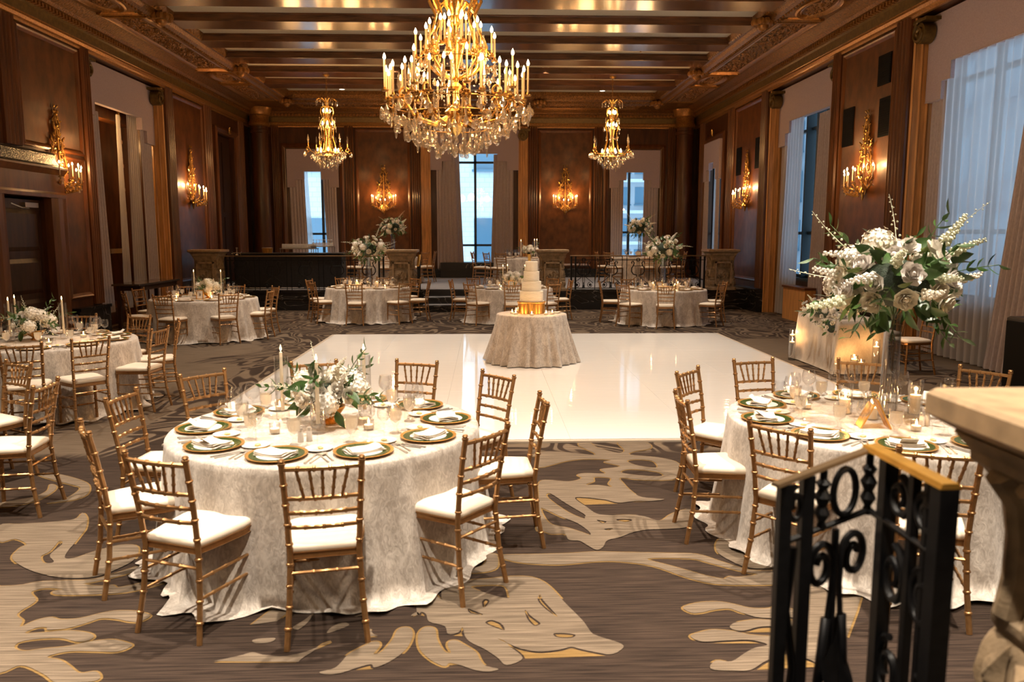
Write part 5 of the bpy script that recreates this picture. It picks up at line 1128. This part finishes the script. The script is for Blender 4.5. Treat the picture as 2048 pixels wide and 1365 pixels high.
# ------------------------------------------------------------------ panelled door with its heavy surround on the left wall
d = T('door_1', None, None, (XL, 13.78, 0)); d['kind'] = 'structure'
O('leaf', M().box(-.12, -.06, -.66, .66, 0, 2.55).mesh('leaf', darkwood, False), d)
for (b0, b1, z0, z1) in ((-.55, .55, .25, .85), (-.55, .55, .95, 1.55), (-.55, .55, 1.68, 2.38)):
    p = O('door_panel', M().add([(-.06, b0, z0), (-.06, b1, z0), (-.06, b1, z1), (-.06, b0, z1), (-.035, b0 + .07, z0 + .07), (-.035, b1 - .07, z0 + .07), (-.035, b1 - .07, z1 - .07), (-.035, b0 + .07, z1 - .07)], [(0, 1, 5, 4), (1, 2, 6, 5), (2, 3, 7, 6), (3, 0, 4, 7), (4, 5, 6, 7)]).mesh('dpanel', darkwood, False), d)
O('door_closer', M().box(-.06, .0, .1, .5, 2.42, 2.50).tube([(0, .2, 2.40), (.12, -.2, 2.40), (.02, -.35, 2.47)], .012, 5).mesh('closer', steelb, False), d)
O('push_plate', M().bbox(-.055, -.035, -.62, -.52, 1.0, 1.25, .004).mesh('push', brass, False), d)
O('hinge_strip', M().box(-.06, -.05, -.66, -.62, .1, 2.5).mesh('hinge', brass, False), d)
for (y0, y1) in ((-1.1, -.7), (.68, 1.1)):
    poly = [(y0, 0), (y0, .13), (y0 + .05, .16), (y0 + .10, .13), (y0 + .14, .18), (y1 - .14, .18), (y1 - .10, .13), (y1 - .05, .16), (y1, .13), (y1, 0)]
    O('jamb', M().prism(poly, 0, 2.62, lambda a, q, z: (q, a, z)).mesh('jamb', woodtrim, True, .3), d)
m = M(); rings = []
for z, q, e in [(2.60, .19, .0), (2.66, .19, 0), (2.70, .17, -.02), (3.0, .17, -.02), (3.04, .20, .0), (3.10, .23, .02), (3.13, .23, .02)]:
    rings.append([(0, -1.1 - e, z), (q, -1.1 - e, z), (q, 1.1 + e, z), (0, 1.1 + e, z)])
O('entablature', m.loft(rings).mesh('entab', woodtrim, True, .3), d)
m = M().loft([[(0, -.95 - e, z), (q, -.95 - e, z), (q, .95 + e, z), (0, .95 + e, z)] for z, q, e in [(3.13, .21, .13), (3.17, .18, .02), (3.22, .18, -.10), (3.34, .18, -.14), (3.38, .15, -.18)]])
O('carved_frieze', m.mesh('frieze', simple('dark carved frieze', (.014, .011, .006), .45, noise=.5, nscale=40, bump=.8), True, .3), d)

# ------------------------------------------------------------------ stone pedestals
def pedestal(label, loc, full):
    t = T('stone_pedestal', label, 'pedestal', loc, 0, 'carved stone pedestals')
    def rect(hx, hy, z, c=.02): return [(-hx + c, -hy, z), (hx - c, -hy, z), (hx, -hy + c, z), (hx, hy - c, z), (hx - c, hy, z), (-hx + c, hy, z), (-hx, hy - c, z), (-hx, -hy + c, z)]
    O('slab', M().loft([rect(.36, .33, .965), rect(.40, .37, .99), rect(.415, .385, 1.0), rect(.415, .385, 1.045), rect(.405, .375, 1.055)]).mesh('slab', stonesm, True, .5), t)
    O('cornice', M().loft([rect(.27, .27, .78), rect(.285, .28, .84), rect(.32, .30, .89), rect(.34, .32, .905), rect(.34, .32, .925), rect(.37, .34, .965)]).mesh('ped_cornice', stone, True, .5), t)
    prof = [(.36, 0), (.36, .06), (.335, .08), (.33, .11), (.345, .16), (.345, .22), (.325, .255), (.335, .275), (.335, .30), (.305, .32), (.315, .36), (.325, .42), (.315, .49), (.295, .53), (.305, .55), (.305, .57), (.275, .585), (.262, .66), (.262, .74), (.27, .79)]
    O('body', M().loft([rect(h, h * .93, z, .05) for h, z in prof]).mesh('ped_body', stone, True, .6), t)
    m = M()   # console flutes on both flanks and the near face
    for k in range(5):
        u = -.20 + .10 * k
        for s_ in (-1, 1): m.tube([(s_ * .285, u, .57), (s_ * .270, u, .66), (s_ * .270, u, .76), (s_ * .285, u, .84), (s_ * .33, u, .90)], .036, 8)
        m.tube([(u, s_ * 0 - .256, .58), (u, -.246, .68), (u, -.25, .78)], .022, 6)
    O('flutes', m.mesh('flutes', stone), t)
    m = M().box(-.22, .22, -.335, -.27, .12, .16).box(-.22, .22, -.335, -.27, .70, .74).box(-.22, -.18, -.335, -.27, .12, .74).box(.18, .22, -.335, -.27, .12, .74)
    O('panel_frame', m.mesh('ped_frame', stonesm, False), t)
    m = M(); r = random.Random(4)
    for k in range(26):   # acanthus relief on front and flanks
        a = r.uniform(-.15, .15); z = r.uniform(.14, .52); L_ = r.uniform(.05, .10)
        for fn in ((lambda u, v, w: (a + u, -.30 - w, z + v)), (lambda u, v, w: (-.315 - w, a * 1.4 + u, z + v)), (lambda u, v, w: (.315 + w, a * 1.4 + u, z + v))):
            g = (a * 40) % 6.28; c_, s_ = cos(g), sin(g)
            m.add([fn((p[0] * c_ - p[1] * s_) * L_, (p[0] * s_ + p[1] * c_) * L_, p[2]) for p in [(-1, 0, 0), (0, -.4, .012), (1, 0, 0), (0, .4, .012), (.1, 0, .036)]], [(0, 1, 4), (1, 2, 4), (2, 3, 4), (3, 0, 4)])
    O('acanthus_relief', m.mesh('acanthus', stone, True, .5), t)
for x, lab in ((-7.15, 'stone pedestal at the wall end of the bar railing'), (-2.15, 'stone pedestal on the bar side of the marble steps, behind the tall bouquet'), (1.72, 'stone pedestal on the tower side of the marble steps, behind the cake'), (6.2, 'stone pedestal at the window-wall end of the iron railing')):
    pedestal(lab, (x, 20.75 + (.2 if abs(x) > 3 else 0), .53), False)
pedestal('large blurred stone pedestal in the foreground corner beside the iron railing', (1.445, 1.435, .53), True)

# ------------------------------------------------------------------ iron railings
def lyre(m, cx, y, z0, H_):
    r = .011
    for s_ in (-1, 1):
        m.tube([(cx + s_ * x, y, z0 + H_ * z) for x, z in [(.03, .44), (.12, .47), (.17, .56), (.165, .66), (.12, .74), (.10, .82), (.13, .88), (.17, .86), (.165, .80)]], [.014] * 9, 6)
        m.tube([(cx + s_ * x, y, z0 + H_ * z) for x, z in [(.02, .42), (.10, .34), (.20, .25), (.25, .20)]], .008, 5)
        m.tube([(p[0], y, p[2]) for p in spiral(cx + s_ * .17, z0 + H_ * .14, .075, .02, 90 if s_ > 0 else 90, 90 + s_ * 480, 18)], .009, 5)
        m.ball((cx + s_ * .17, y, z0 + H_ * .14), .03, 7, 5)
        m.tube([(cx + s_ * .025, y, z0 + .06), (cx + s_ * .025, y, z0 + H_ * .95)], .007, 5)
    for u in (-.07, .07): m.tube([(cx + u, y, z0 + H_ * .47), (cx + u, y, z0 + H_ * .72)], .006, 5)
    m.tube([(cx - .11, y, z0 + H_ * .73), (cx + .11, y, z0 + H_ * .73)], .009, 5)
    m.tube([(p[0], y, p[2]) for p in arc(cx, z0 + H_ * .92, .045, 0, 360, 12)], .009, 5)
    m.lathe([(.06, 0), (.035, .04), (.012, .09), (.012, .16)], 8, (cx, y, z0 + .03))
def railing(label, x0, x1, y, z0):
    t = T('iron_railing', label, 'railing', ((x0 + x1) / 2, y, z0)); ox = (x0 + x1) / 2; H_ = .86
    O('top_rail', M().bbox(x0 - ox, x1 - ox, -.035, .035, H_, H_ + .03, .008).mesh('top_rail', raildark, False), t)
    O('upper_bar', M().box(x0 - ox, x1 - ox, -.012, .012, H_ - .10, H_ - .08).mesh('bar', iron, False), t); O('bottom_bar', M().box(x0 - ox, x1 - ox, -.012, .012, .03, .05).mesh('bar', iron, False), t)
    n = round((x1 - x0) / .75); w = (x1 - x0) / n
    lm = M(); lyre(lm, 0, 0, 0, H_ - .02); lm = lm.mesh('lyre', iron)
    pm_ = M().tube([(0, 0, 0), (0, 0, H_)], .010, 6).mesh('baluster', iron); post = M().box(-.022, .022, -.022, .022, 0, H_).mesh('rail_post', iron, False)
    for i in range(n):
        O('lyre_motif', lm, t, (x0 - ox + w * (i + .5), 0, 0))
        for u in (-.06, .06): O('baluster', pm_, t, (x0 - ox + w * (i + 1) + u, 0, 0)) if i < n - 1 else None
    for u in (x0 - ox + .03, x1 - ox - .03, x0 - ox + .14, x1 - ox - .14): O('post', post, t, (u, 0, 0))
railing('black iron railing with lyre motifs before the bar', -6.68, -2.6, 20.72, .545); railing('black iron railing with lyre motifs below the tower window', 2.2, 5.75, 20.72, .545)
for x, lab in ((-1.72, 'short gilt-topped stair handrail on the bar side of the marble steps'), (1.14, 'short gilt-topped stair handrail on the cake side of the marble steps')):
    t = T('stair_handrail', lab, 'handrail', (x, 20.9, .36))
    O('rail', M().loft([[(-.035, b, z), (.035, b, z), (.035, b, z + .03), (-.035, b, z + .03)] for b, z in ((.05, 1.06), (-.45, .80))]).mesh('hr', railgold, False), t)
    for b, z, lo in ((0, 1.04, 0.0), (-.42, .82, -.17)): O('post', M().box(-.025, .025, b - .025, b + .025, lo, z).mesh('hrp', iron, False), t)
    m = M(); m.tube([(p[1], p[0], p[2]) for p in spiral(-.21, .55, .13, .03, 90, 500, 18)], .012, 5); m.tube([(0, 0, .2), (0, -.42, 0)], .012, 5); O('scroll', m.mesh('hrs', iron), t)
# near railing: gilt top rail turning the corner, scrolls, leaves, bulbous balusters
NZ = .53; cxr, cyr = .927, 1.833
t = T('corner_railing', 'blurred black iron railing with gilt top rail turning a corner in the foreground', 'railing', (cxr, cyr, NZ))
A0 = Vector((-.262, -.12, .852)); A1 = Vector((0, 0, .90)); A2 = Vector((.012, -.285, .90))
def beam3(p, q, w, h):
    d_ = (q - p).normalized(); s_ = d_.cross(Vector((0, 0, 1))).normalized() * w; u = Vector((0, 0, h)); return M().loft([[tuple(a - s_), tuple(a + s_), tuple(a + s_ * .8 + u), tuple(a - s_ * .8 + u)] for a in (p, q)])
O('top_rail', beam3(A0 + Vector((-.02, -.009, 0)), A1, .013, .008).mesh('nr1', raildark, False), t)  # same gilt rail as the next run, its dark look painted by colour
O('top_rail', beam3(A1 + Vector((0, .01, 0)), A2 + Vector((0, -.02, 0)), .022, .012).mesh('nr2', railgold, False), t)
def flat(p): # along the slanted panel: u 0..1 from the end to the corner
    u, z = p; return (A0.x * (1 - u), A0.y * (1 - u), z)
O('lower_bar', M().tube([flat((0, .715)), flat((1, .75))], .008, 6).tube([(0, 0, .75), (.012, -.285, .745)], .008, 6).mesh('nlb', iron), t)
def sq(p, w, z0, z1): return M().box(p[0] - w, p[0] + w, p[1] - w, p[1] + w, z0, z1)
for u, w in ((.03, .014), (.27, .014)): O('post', sq(flat((u, 0)), w, 0, .855 + .045 * u).mesh('np', iron, False), t)
O('baluster', M().tube([flat((.62, 0)), flat((.62, .72))], .009, 6).mesh('nb', iron), t)
for q, w in (((.012, -.06), .016), ((.012, -.285), .020), ((.012, -.175), .010), ((.012, -.23), .008)): O('post', sq(q, w, 0, .90).mesh('np2', iron, False), t)
def knobs(p, z0, z1):
    return M().lathe([(.009, z0), (.012, z0 + .012), (.008, z0 + .022), (.019, z0 + .042), (.011, z0 + .06), (.02, z0 + .082), (.010, z0 + .10), (.018, z0 + .115), (.009, z0 + .125), (.009, z1)], 10, (p[0], p[1], 0))
O('turned_knob', knobs(flat((.45, 0)), .725, .87).mesh('nk', iron), t); O('turned_knob', knobs(flat((.98, 0)), .74, .895).mesh('nk', iron), t)
def ring_on(u, z, ru, rz_, n=20): return [flat((u + ru * cos(2 * pi * k / n), z + rz_ * sin(2 * pi * k / n))) for k in range(n + 1)]
O('ring', M().tube(ring_on(.70, .808, .13, .056), .0085, 6).mesh('nring', iron), t)
for u0, s_, dz in ((.46, -1, 0), (.84, 1, .01)):
    sp = [flat((u0 + s_ * .0 + (.15 - .10 * k / 26) * cos(radians(180 if s_ > 0 else 0) - s_ * radians(520) * k / 26) , .635 + dz + (.062 - .042 * k / 26) * sin(radians(180 if s_ > 0 else 0) - s_ * radians(520) * k / 26))) for k in range(27)]
    tail = [flat((u0 - s_ * (.15 - .02), z)) for z in (.40, .50)] if False else [flat((u0 - s_ * .05, .30)), flat((u0 - s_ * .10, .46)), flat((u0 - s_ * .145, .58))]
    O('scroll', M().tube(tail + sp, [.007] * len(tail) + [.0095] * 27, 6).mesh('nscroll', iron), t)
    m = M(); leaf_geo(m, .24, .085, Matrix.Translation(flat((u0 - s_ * .10, .50))) @ Matrix.Rotation(radians(30), 4, 'Z') @ Matrix.Rotation(radians(-95), 4, 'X') @ Matrix.Rotation(s_ * .3, 4, 'Z'), .15)
    m.tube([flat((u0 - s_ * .10, .50)), flat((u0 - s_ * .02, .28))], .012, 6); O('iron_leaf', m.mesh('nleaf', iron, True, 2), t)
    m = M(); m.lathe([(.001, .05), (.03, .09), (.036, .14), (.022, .20), (.001, .24)], 10, flat((u0 - s_ * .02, 0))); O('iron_bud', m.mesh('nbud', iron), t)
def side(y, z): return (.012, y, z)
for cy_, cz_, rz_, sg in ((-.11, .63, .075, 1), (-.235, .63, .07, -1), (-.11, .40, .08, -1), (-.235, .38, .08, 1), (-.12, .82, .05, 1), (-.235, .82, .045, -1)):
    O('scroll', M().tube([side(cy_ + (.05 - .035 * k / 22) * cos(radians(90 + sg * 500 * k / 22)), cz_ + (rz_ - rz_ * .7 * k / 22) * sin(radians(90 + sg * 500 * k / 22))) for k in range(23)], .010, 6).mesh('nscroll', iron), t)
for cy_, z0_ in ((-.14, .10), (-.24, .16)):
    m = M(); leaf_geo(m, .26, .09, Matrix.Translation(side(cy_, z0_)) @ Matrix.Rotation(radians(80), 4, 'X') @ Matrix.Rotation(.5, 4, 'Y'), .12); O('iron_leaf', m.mesh('nleaf', iron, True, 2), t)
O('scroll', M().tube([flat((.15 + (.09 - .06 * k / 22) * cos(radians(90 + 480 * k / 22)), .80 + (.045 - .03 * k / 22) * sin(radians(90 + 480 * k / 22)))) for k in range(23)], .008, 6).tube([flat((.15, .70)), flat((.10, .55)), flat((.2, .40)), flat((.12, .2)), flat((.15, .06))], .010, 6).mesh('nscroll', iron), t)
O('bottom_bar', M().tube([flat((0, .06)), flat((1, .06)), (.012, -.285, .06)], .010, 6).mesh('nbb', iron), t)

# ------------------------------------------------------------------ sconces
BULB = M().lathe([(.001, -.002), (.010, .004), (.0155, .018), (.013, .034), (.006, .050), (.001, .060)], 9).mesh('candle_bulb', bulbm)
SLEEVE = M().lathe([(.001, 0), (.010, 0), (.010, .20), (.001, .20)], 8).mesh('candle_sleeve', candlesl)
DROP = M().lathe([(.001, -.082), (.015, -.076), (.023, -.060), (.020, -.042), (.010, -.020), (.003, -.006), (.001, 0)], 8).mesh('crystal_drop', crystal, False)
DROPL = M().lathe([(.001, -.13), (.008, -.115), (.012, -.08), (.010, -.03), (.003, -.008), (.001, 0)], 6).mesh('crystal_pendant', crystal, False)
DISC = M().lathe([(.001, -.004), (.03, -.004), (.038, 0), (.03, .004), (.001, .004)], 10, mat=Matrix.Rotation(pi / 2, 4, 'X')).mesh('crystal_disc', crystal, False)
SPEAR = M().lathe([(.012, 0), (.02, .02), (.012, .05), (.026, .085), (.016, .14), (.005, .21), (.001, .23)], 6).mesh('crystal_spear', crystal, False)
m = M()   # backplate: open gilt scrollwork tapering to a crest
for s_ in (-1, 1):
    m.tube([(s_ * x, -.03, z) for x, z in [(.02, -.52), (.08, -.40), (.10, -.28), (.22, -.18), (.26, -.08), (.25, .02), (.20, .10), (.22, .18), (.16, .26), (.15, .36), (.20, .42), (.23, .40)]], [.012, .016, .018, .018, .018, .016, .016, .018, .018, .018, .02, .012], 6)
    m.tube([(s_ * x, -.035, z) for x, z in [(.15, .36), (.08, .44), (.06, .56), (.09, .62), (.10, .70), (.05, .78), (.03, .90)]], [.018, .02, .02, .024, .02, .018, .008], 6)
    m.tube([(p[0], -.035, p[2]) for p in spiral(s_ * .09, .50, .055, .015, 0, s_ * 400, 14)], .011, 5)
    m.tube([(p[0], -.035, p[2]) for p in spiral(s_ * .13, -.02, .07, .015, 90, 90 + s_ * 420, 14)], .010, 5)
    m.tube([(p[0], -.035, p[2]) for p in spiral(s_ * .06, .78, .04, .01, 0, s_ * 360, 12)], .009, 5)
for s_ in (-1, 1):
    for (bx_, bz_, r0_, t0) in ((.19, .30, .05, 40), (.10, .20, .06, 200), (.16, .12, .045, 90), (.07, .62, .045, 0), (.05, .90, .03, 90), (.12, -.22, .055, 180), (.20, -.12, .04, 0), (.08, .36, .045, 270)):
        m.tube([(p[0], -.04, p[2]) for p in spiral(s_ * bx_, bz_, r0_, .012, t0, t0 + s_ * 430, 14)], .010, 5); m.ball((s_ * bx_, -.05, bz_), .02, 6, 4)
    for (bx_, bz_, dx_, dz_) in ((.22, .02, .07, .05), (.18, .42, .06, .06), (.10, .72, .05, .04), (.24, -.14, .05, -.05), (.04, .96, .02, .07)):
        m.tube([(s_ * bx_, -.03, bz_), (s_ * (bx_ + dx_ * .6), -.05, bz_ + dz_ * .5), (s_ * (bx_ + dx_), -.04, bz_ + dz_)], [.008, .018, .003], 5)
m.tube([(0, -.04, -.55), (0, -.05, .0), (0, -.04, .5), (0, -.03, .95)], [.006, .022, .02, .006], 7)
for z in (-.3, -.1, .2, .44, .66, .86): m.ball((0, -.05, z), .030, 7, 5)
BACKP = m.mesh('backplate', oldbrass)
BASK = M()
for k in range(8):
    a = pi * (k + .5) / 8; ex, ey = .40 * cos(a), -.40 * sin(a) * .95
    cz_ = -.44 + .19 * abs(cos(a))
    BASK.tube([(ex * .1, -.05, -.30), (ex * .45, ey * .5, cz_ - .14), (ex * .85, ey * .9, cz_ - .09), (ex, ey, cz_)], [.014, .012, .011, .010], 5)
    BASK.lathe([(.001, 0), (.028, .004), (.034, .02), (.014, .024), (.012, .04), (.001, .04)], 8, (ex, ey, cz_ - .005))
    for q in range(2): BASK.ball((ex * .95 + .03 * (q - .5), ey * .95, cz_ - .05), .018, 6, 4)
    for q in range(3): BASK.ball((ex * (.4 + .2 * q), ey * (.4 + .2 * q), cz_ - .13 + .02 * q), .026, 6, 4)
BASK.lathe([(.001, -.62), (.02, -.58), (.035, -.52), (.06, -.46), (.03, -.40), (.05, -.33), (.03, -.26)], 10, (0, -.05, 0)); BASKET = BASK.mesh('arm_basket', oldbrass)
def sconce(label, loc, rz, us=(-.22, .22)):
    t = T('wall_sconce', label, 'sconce', loc, rz, 'candle-bulb wall sconces'); O('backplate', BACKP, t); O('arm_basket', BASKET, t)
    for k in range(8):
        a = pi * (k + .5) / 8; ex, ey = .40 * cos(a), -.40 * sin(a) * .95; dz = -.40 + .19 * abs(cos(a))
        c = O('candle_sleeve', SLEEVE, t, (ex, ey, dz)); O('candle_bulb', BULB, c, (0, 0, .20))
    for k in range(11):
        a = pi * k / 10; O('crystal_drop', DROP, t, (.36 * cos(a), -.03 - .34 * sin(a), -.48 + .17 * abs(cos(a))), scale=.8)
    R_ = Matrix.Rotation(rz, 4, 'Z')
    for u in us: lamp('sconce_lamp', 'POINT', tuple(Vector(loc) + R_ @ Vector((u, -.24, .02))), P_SCONCE, WARM, .05)
for x, lab in ((-3.36, 'many-candled gilt sconce on the end wall, on the bar side of the middle window'), (2.67, 'many-candled gilt sconce on the end wall, on the tower side of the middle window')): sconce(lab, (x, YB - .02, 3.25), 0)
sconce('gilt candle sconce partly behind the dark door hood', (XL + .02, 14.95, 3.25), pi / 2, (.10, .30)); sconce('gilt candle sconce on the burl panel past the mirrored opening', (XL + .02, 21.55, 3.25), pi / 2)
sconce('gilt candle sconce between the tall sheer window and the teal-lit window', (XR - .02, 14.75, 3.2), -pi / 2); sconce('gilt candle sconce between the teal-lit window and the corner', (XR - .02, 21.5, 3.2), -pi / 2)

# ------------------------------------------------------------------ chandeliers
def candle_at(t, x, y, z, L_=.24):
    c = O('candle_sleeve', SLEEVE, t, (x, y, z), scale=(1.15, 1.15, L_ / .20)); O('candle_bulb', BULB, c, (0, 0, .20), scale=(1.05, 1.05, 1.25 * .2 / L_))
def big_chandelier(label, x, y):
    z0 = 3.45; t = T('grand_chandelier', label, 'chandelier', (x, y, z0)); r = random.Random(8)
    O('chain', M().tube([(0, 0, 1.7), (0, 0, 2.6)], .02, 6).mesh('chain', brass), t)
    O('canopy', M().lathe([(.001, 2.5), (.18, 2.56), (.20, 2.6)], 16).mesh('canopy', brass), t)
    O('stem', M().lathe([(.001, -.36), (.05, -.32), (.10, -.24), (.06, -.16), (.14, -.08), (.05, .0), (.035, .16), (.10, .2), (.03, .26), (.04, .34), (.03, .40), (.11, .66), (.12, .70), (.05, .72), (.04, .86), (.08, .92), (.05, 1.0), (.09, 1.1), (.04, 1.25), (.06, 1.4), (.03, 1.75)], 16).mesh('stem', brass), t)
    arm = M().tube([(.05, 0, -.10), (.25, 0, -.22), (.48, 0, -.16), (.62, 0, .02), (.72, 0, .05), (.80, 0, .0)], [.022, .02, .018, .018, .014, .012], 6).tube([(p[0], 0, p[2]) for p in spiral(.60, .10, .09, .02, -90, 330, 16)], .014, 5).mesh('scroll_arm', oldbrass)
    pan = M().lathe([(.001, .0), (.035, .005), (.045, .022), (.018, .028), (.016, .05), (.001, .05)], 9).mesh('drip_pan', oldbrass)
    cage = M().tube([(.06, 0, .30), (.20, 0, .34), (.34, 0, .48), (.36, 0, .66), (.26, 0, .86), (.22, 0, 1.0), (.30, 0, 1.16), (.28, 0, 1.24), (.20, 0, 1.22)], [.016] * 6 + [.018, .016, .01], 6).tube([(p[0], 0, p[2]) for p in spiral(.32, .56, .08, .02, 0, 400, 14)], .012, 5).mesh('cage_scroll', brass)
    top = M().tube([(.04, 0, 1.0), (.14, 0, 1.12), (.22, 0, 1.05), (.27, 0, 1.14), (.22, 0, 1.24), (.10, 0, 1.2)], [.016, .02, .022, .02, .016, .01], 6).mesh('crown_scroll', brass)
    for k in range(8): O('cage_scroll', cage, t, (0, 0, 0), (0, 0, 2 * pi * k / 8)); O('crown_scroll', top, t, (0, 0, .02), (0, 0, 2 * pi * (k + .5) / 8))
    for k in range(9):
        a = 2 * pi * k / 9; O('scroll_arm', arm, t, (0, 0, 0), (0, 0, a))
        for da, rr_, zz, L_ in ((-.20, .80, .02, .28), (.20, .80, .02, .28), (0, .84, .10, .30), (0.35, .62, .08, .27)):
            px, py = rr_ * cos(a + da), rr_ * sin(a + da); O('drip_pan', pan, t, (px, py, zz)); candle_at(t, px, py, zz + .05, L_)
        O('crystal_spear', SPEAR, t, (.66 * cos(a + .35), .66 * sin(a + .35), .14), scale=1.1)
    for n_, rr_, zz in ((10, .46, .50), (8, .30, .62), (5, .13, .70)):
        for k in range(n_):
            a = 2 * pi * (k + .3) / n_; px, py = rr_ * cos(a), rr_ * sin(a); O('drip_pan', pan, t, (px, py, zz)); candle_at(t, px, py, zz + .05, .22)
    for rr_, zz in ((.80, .0), (.62, -.12), (.46, .48), (.40, -.26)):
        O('hoop', M().tube([(rr_ * cos(2 * pi * i / 36), rr_ * sin(2 * pi * i / 36), zz) for i in range(37)], .006, 5).mesh('hoop', oldbrass), t)
    n = 0
    for rr_, zz, cnt in ((.86, .0, 40), (.80, -.06, 44), (.70, -.14, 44), (.60, -.20, 40), (.48, -.28, 36), (.36, -.36, 28), (.24, -.40, 18), (.12, -.42, 8), (.46, .46, 26), (.34, .82, 16)):
        for k in range(cnt):
            a = 2 * pi * (k + r.random() * .5) / cnt; q = r.random(); me = DROP if q < .60 else DROPL if q < .88 else DISC
            o = O('crystal_drop', me, t, (rr_ * cos(a), rr_ * sin(a), zz + r.uniform(-.09, .03)), (0, 0, a), r.uniform(1.0, 1.65)); n += 1
    for k in range(18):   # swags of crystal beads from the crown down to the candle ring, and rosettes on the arms
        a = 2 * pi * k / 18; g = M()
        p0, p1_ = (.22, 1.1) if k % 2 else (.36, .62), (.80, .03) if k % 2 else (.46, .0)
        for q in range(16):
            u = q / 15; rr_ = p0[0] + (p1_[0] - p0[0]) * u; zz = p0[1] + (p1_[1] - p0[1]) * u - .22 * sin(pi * u)
            g.lathe([(.001, -.014), (.011, -.005), (.011, .005), (.001, .014)], 6, (rr_ * cos(a + .12 * sin(pi * u)), rr_ * sin(a + .12 * sin(pi * u)), zz))
        O('crystal_garland', g.mesh('garland', crystal, False), t)
    for k in range(9):
        a = 2 * pi * k / 9; g = M()
        for q, (rr_, zz) in enumerate(((.48, -.14), (.64, .04), (.80, .0))):
            for e in range(6): b = 2 * pi * e / 6; g.ball((rr_ * cos(a) - .035 * cos(b) * sin(a), rr_ * sin(a) + .035 * cos(b) * cos(a), zz + .035 * sin(b)), .02, 6, 4)
        O('rosette', g.mesh('rosette', oldbrass), t)
    for zz, p in ((.45, .09), (-.05, .03), (.9, .05)): lamp('chandelier_lamp', 'POINT', (x, y, z0 + zz), P_BIG * p, WARM, .25)
    for k in range(4): a = 2 * pi * k / 4 + .4; lamp('chandelier_lamp', 'POINT', (x + 1.05 * cos(a), y + 1.05 * sin(a), z0 + .55), P_BIG * .22, WARM, .2)
big_chandelier('huge gilt crystal chandelier with tiers of candle bulbs above the dance floor', -.335, 9.6)
def small_chandelier(label, x, y):
    z0 = 4.05; t = T('crystal_chandelier', label, 'chandelier', (x, y, z0), 0, 'pair of slender crystal chandeliers'); r = random.Random(9)
    ch_ = M()
    for k in range(11):
        z = 1.42 + k * .052; ch_.tube([(.016 * cos(b) * (k % 2), .016 * cos(b) * (1 - k % 2), z + .036 * sin(b)) for b in [2 * pi * i / 8 for i in range(9)]], .005, 4)
    O('chain', ch_.mesh('chain', oldbrass), t); O('canopy', M().lathe([(.001, 1.94), (.04, 1.95), (.09, 1.985), (.09, 2.0)], 14).mesh('canopy', oldbrass), t)
    O('stem', M().lathe([(.001, -.20), (.05, -.16), (.12, -.05), (.06, .02), (.09, .1), (.05, .4), (.07, .55), (.10, .66), (.05, .70), (.03, .8), (.09, 1.0), (.10, 1.03), (.04, 1.06), (.03, 1.2), (.07, 1.3), (.02, 1.42)], 12).mesh('stem', brass), t)
    cage = M().tube([(.28, 0, .02), (.20, 0, .16), (.14, 0, .40), (.15, 0, .60), (.20, 0, .74), (.17, 0, .84), (.12, 0, .92), (.17, 0, 1.06), (.15, 0, 1.18), (.06, 0, 1.22)], .013, 5).mesh('cage_scroll', brass)
    arm = M().tube([(.20, 0, .05), (.36, 0, .03), (.46, 0, .08), (.54, 0, .02), (.60, 0, .06)], .012, 5).tube([(p[0], 0, p[2]) for p in spiral(.50, .10, .06, .02, 0, 400, 12)], .009, 5).lathe([(.02, 0), (.035, .02), (.012, .03), (.012, .12)], 7, (.50, 0, .16)).mesh('scroll_arm', brass)
    for k in range(6):
        a = 2 * pi * k / 6 + .3; O('cage_scroll', cage, t, None, (0, 0, a)); O('scroll_arm', arm, t, None, (0, 0, a)); O('crystal_spear', SPEAR, t, (.50 * cos(a), .50 * sin(a), .27))
        for q in range(4): b = a + (q - 1.5) * .12; O('crystal_drop', DROP, t, (.60 * cos(b), .60 * sin(b), .04), scale=1.4)
    for nn, rr_, zz in ((8, .26, .06), (4, .12, .74), (4, .09, 1.06)):
        for k in range(nn): a = 2 * pi * k / nn + .2; O('candle_bulb', BULB, t, (rr_ * cos(a), rr_ * sin(a), zz), scale=1.7)
    O('hoop', M().tube([(.36 * cos(2 * pi * i / 28), .36 * sin(2 * pi * i / 28), .0) for i in range(29)], .012, 5).mesh('hoop', brass), t)
    for rr_, zz, cnt in ((.44, -.02, 22), (.36, -.08, 22), (.30, -.15, 18), (.22, -.22, 14), (.12, -.28, 8), (.22, .72, 8), (.20, .95, 6), (.27, 1.36, 12), (.16, .5, 8)):
        for k in range(cnt): a = 2 * pi * (k + r.random() * .5) / cnt; O('crystal_drop', DROP if r.random() < .5 else DROPL, t, (rr_ * cos(a), rr_ * sin(a), zz), (0, 0, a), r.uniform(1.0, 1.35))
    cr = M()
    for k in range(12): a = 2 * pi * k / 12; cr.tube([(.03 * cos(a), .03 * sin(a), 1.28), (.10 * cos(a), .10 * sin(a), 1.36), (.2 * cos(a), .2 * sin(a), 1.40), (.27 * cos(a), .27 * sin(a), 1.36)], .007, 4)
    O('crown', cr.mesh('crown', oldbrass), t)
    for zz, p in ((.12, .2), (.8, .1), (1.1, .1)): lamp('chandelier_lamp', 'POINT', (x, y, z0 + zz), P_SMALL * p, WARM, .18)
    for k in range(2): lamp('chandelier_lamp', 'POINT', (x + (.75 if k else -.75), y - .3, z0 + .3), P_SMALL * .3, WARM, .2)
small_chandelier('slender crystal chandelier hanging before the narrow bar-side window', -4.09, 21.4); small_chandelier('slender crystal chandelier hanging before the tower window', 3.34, 21.4)
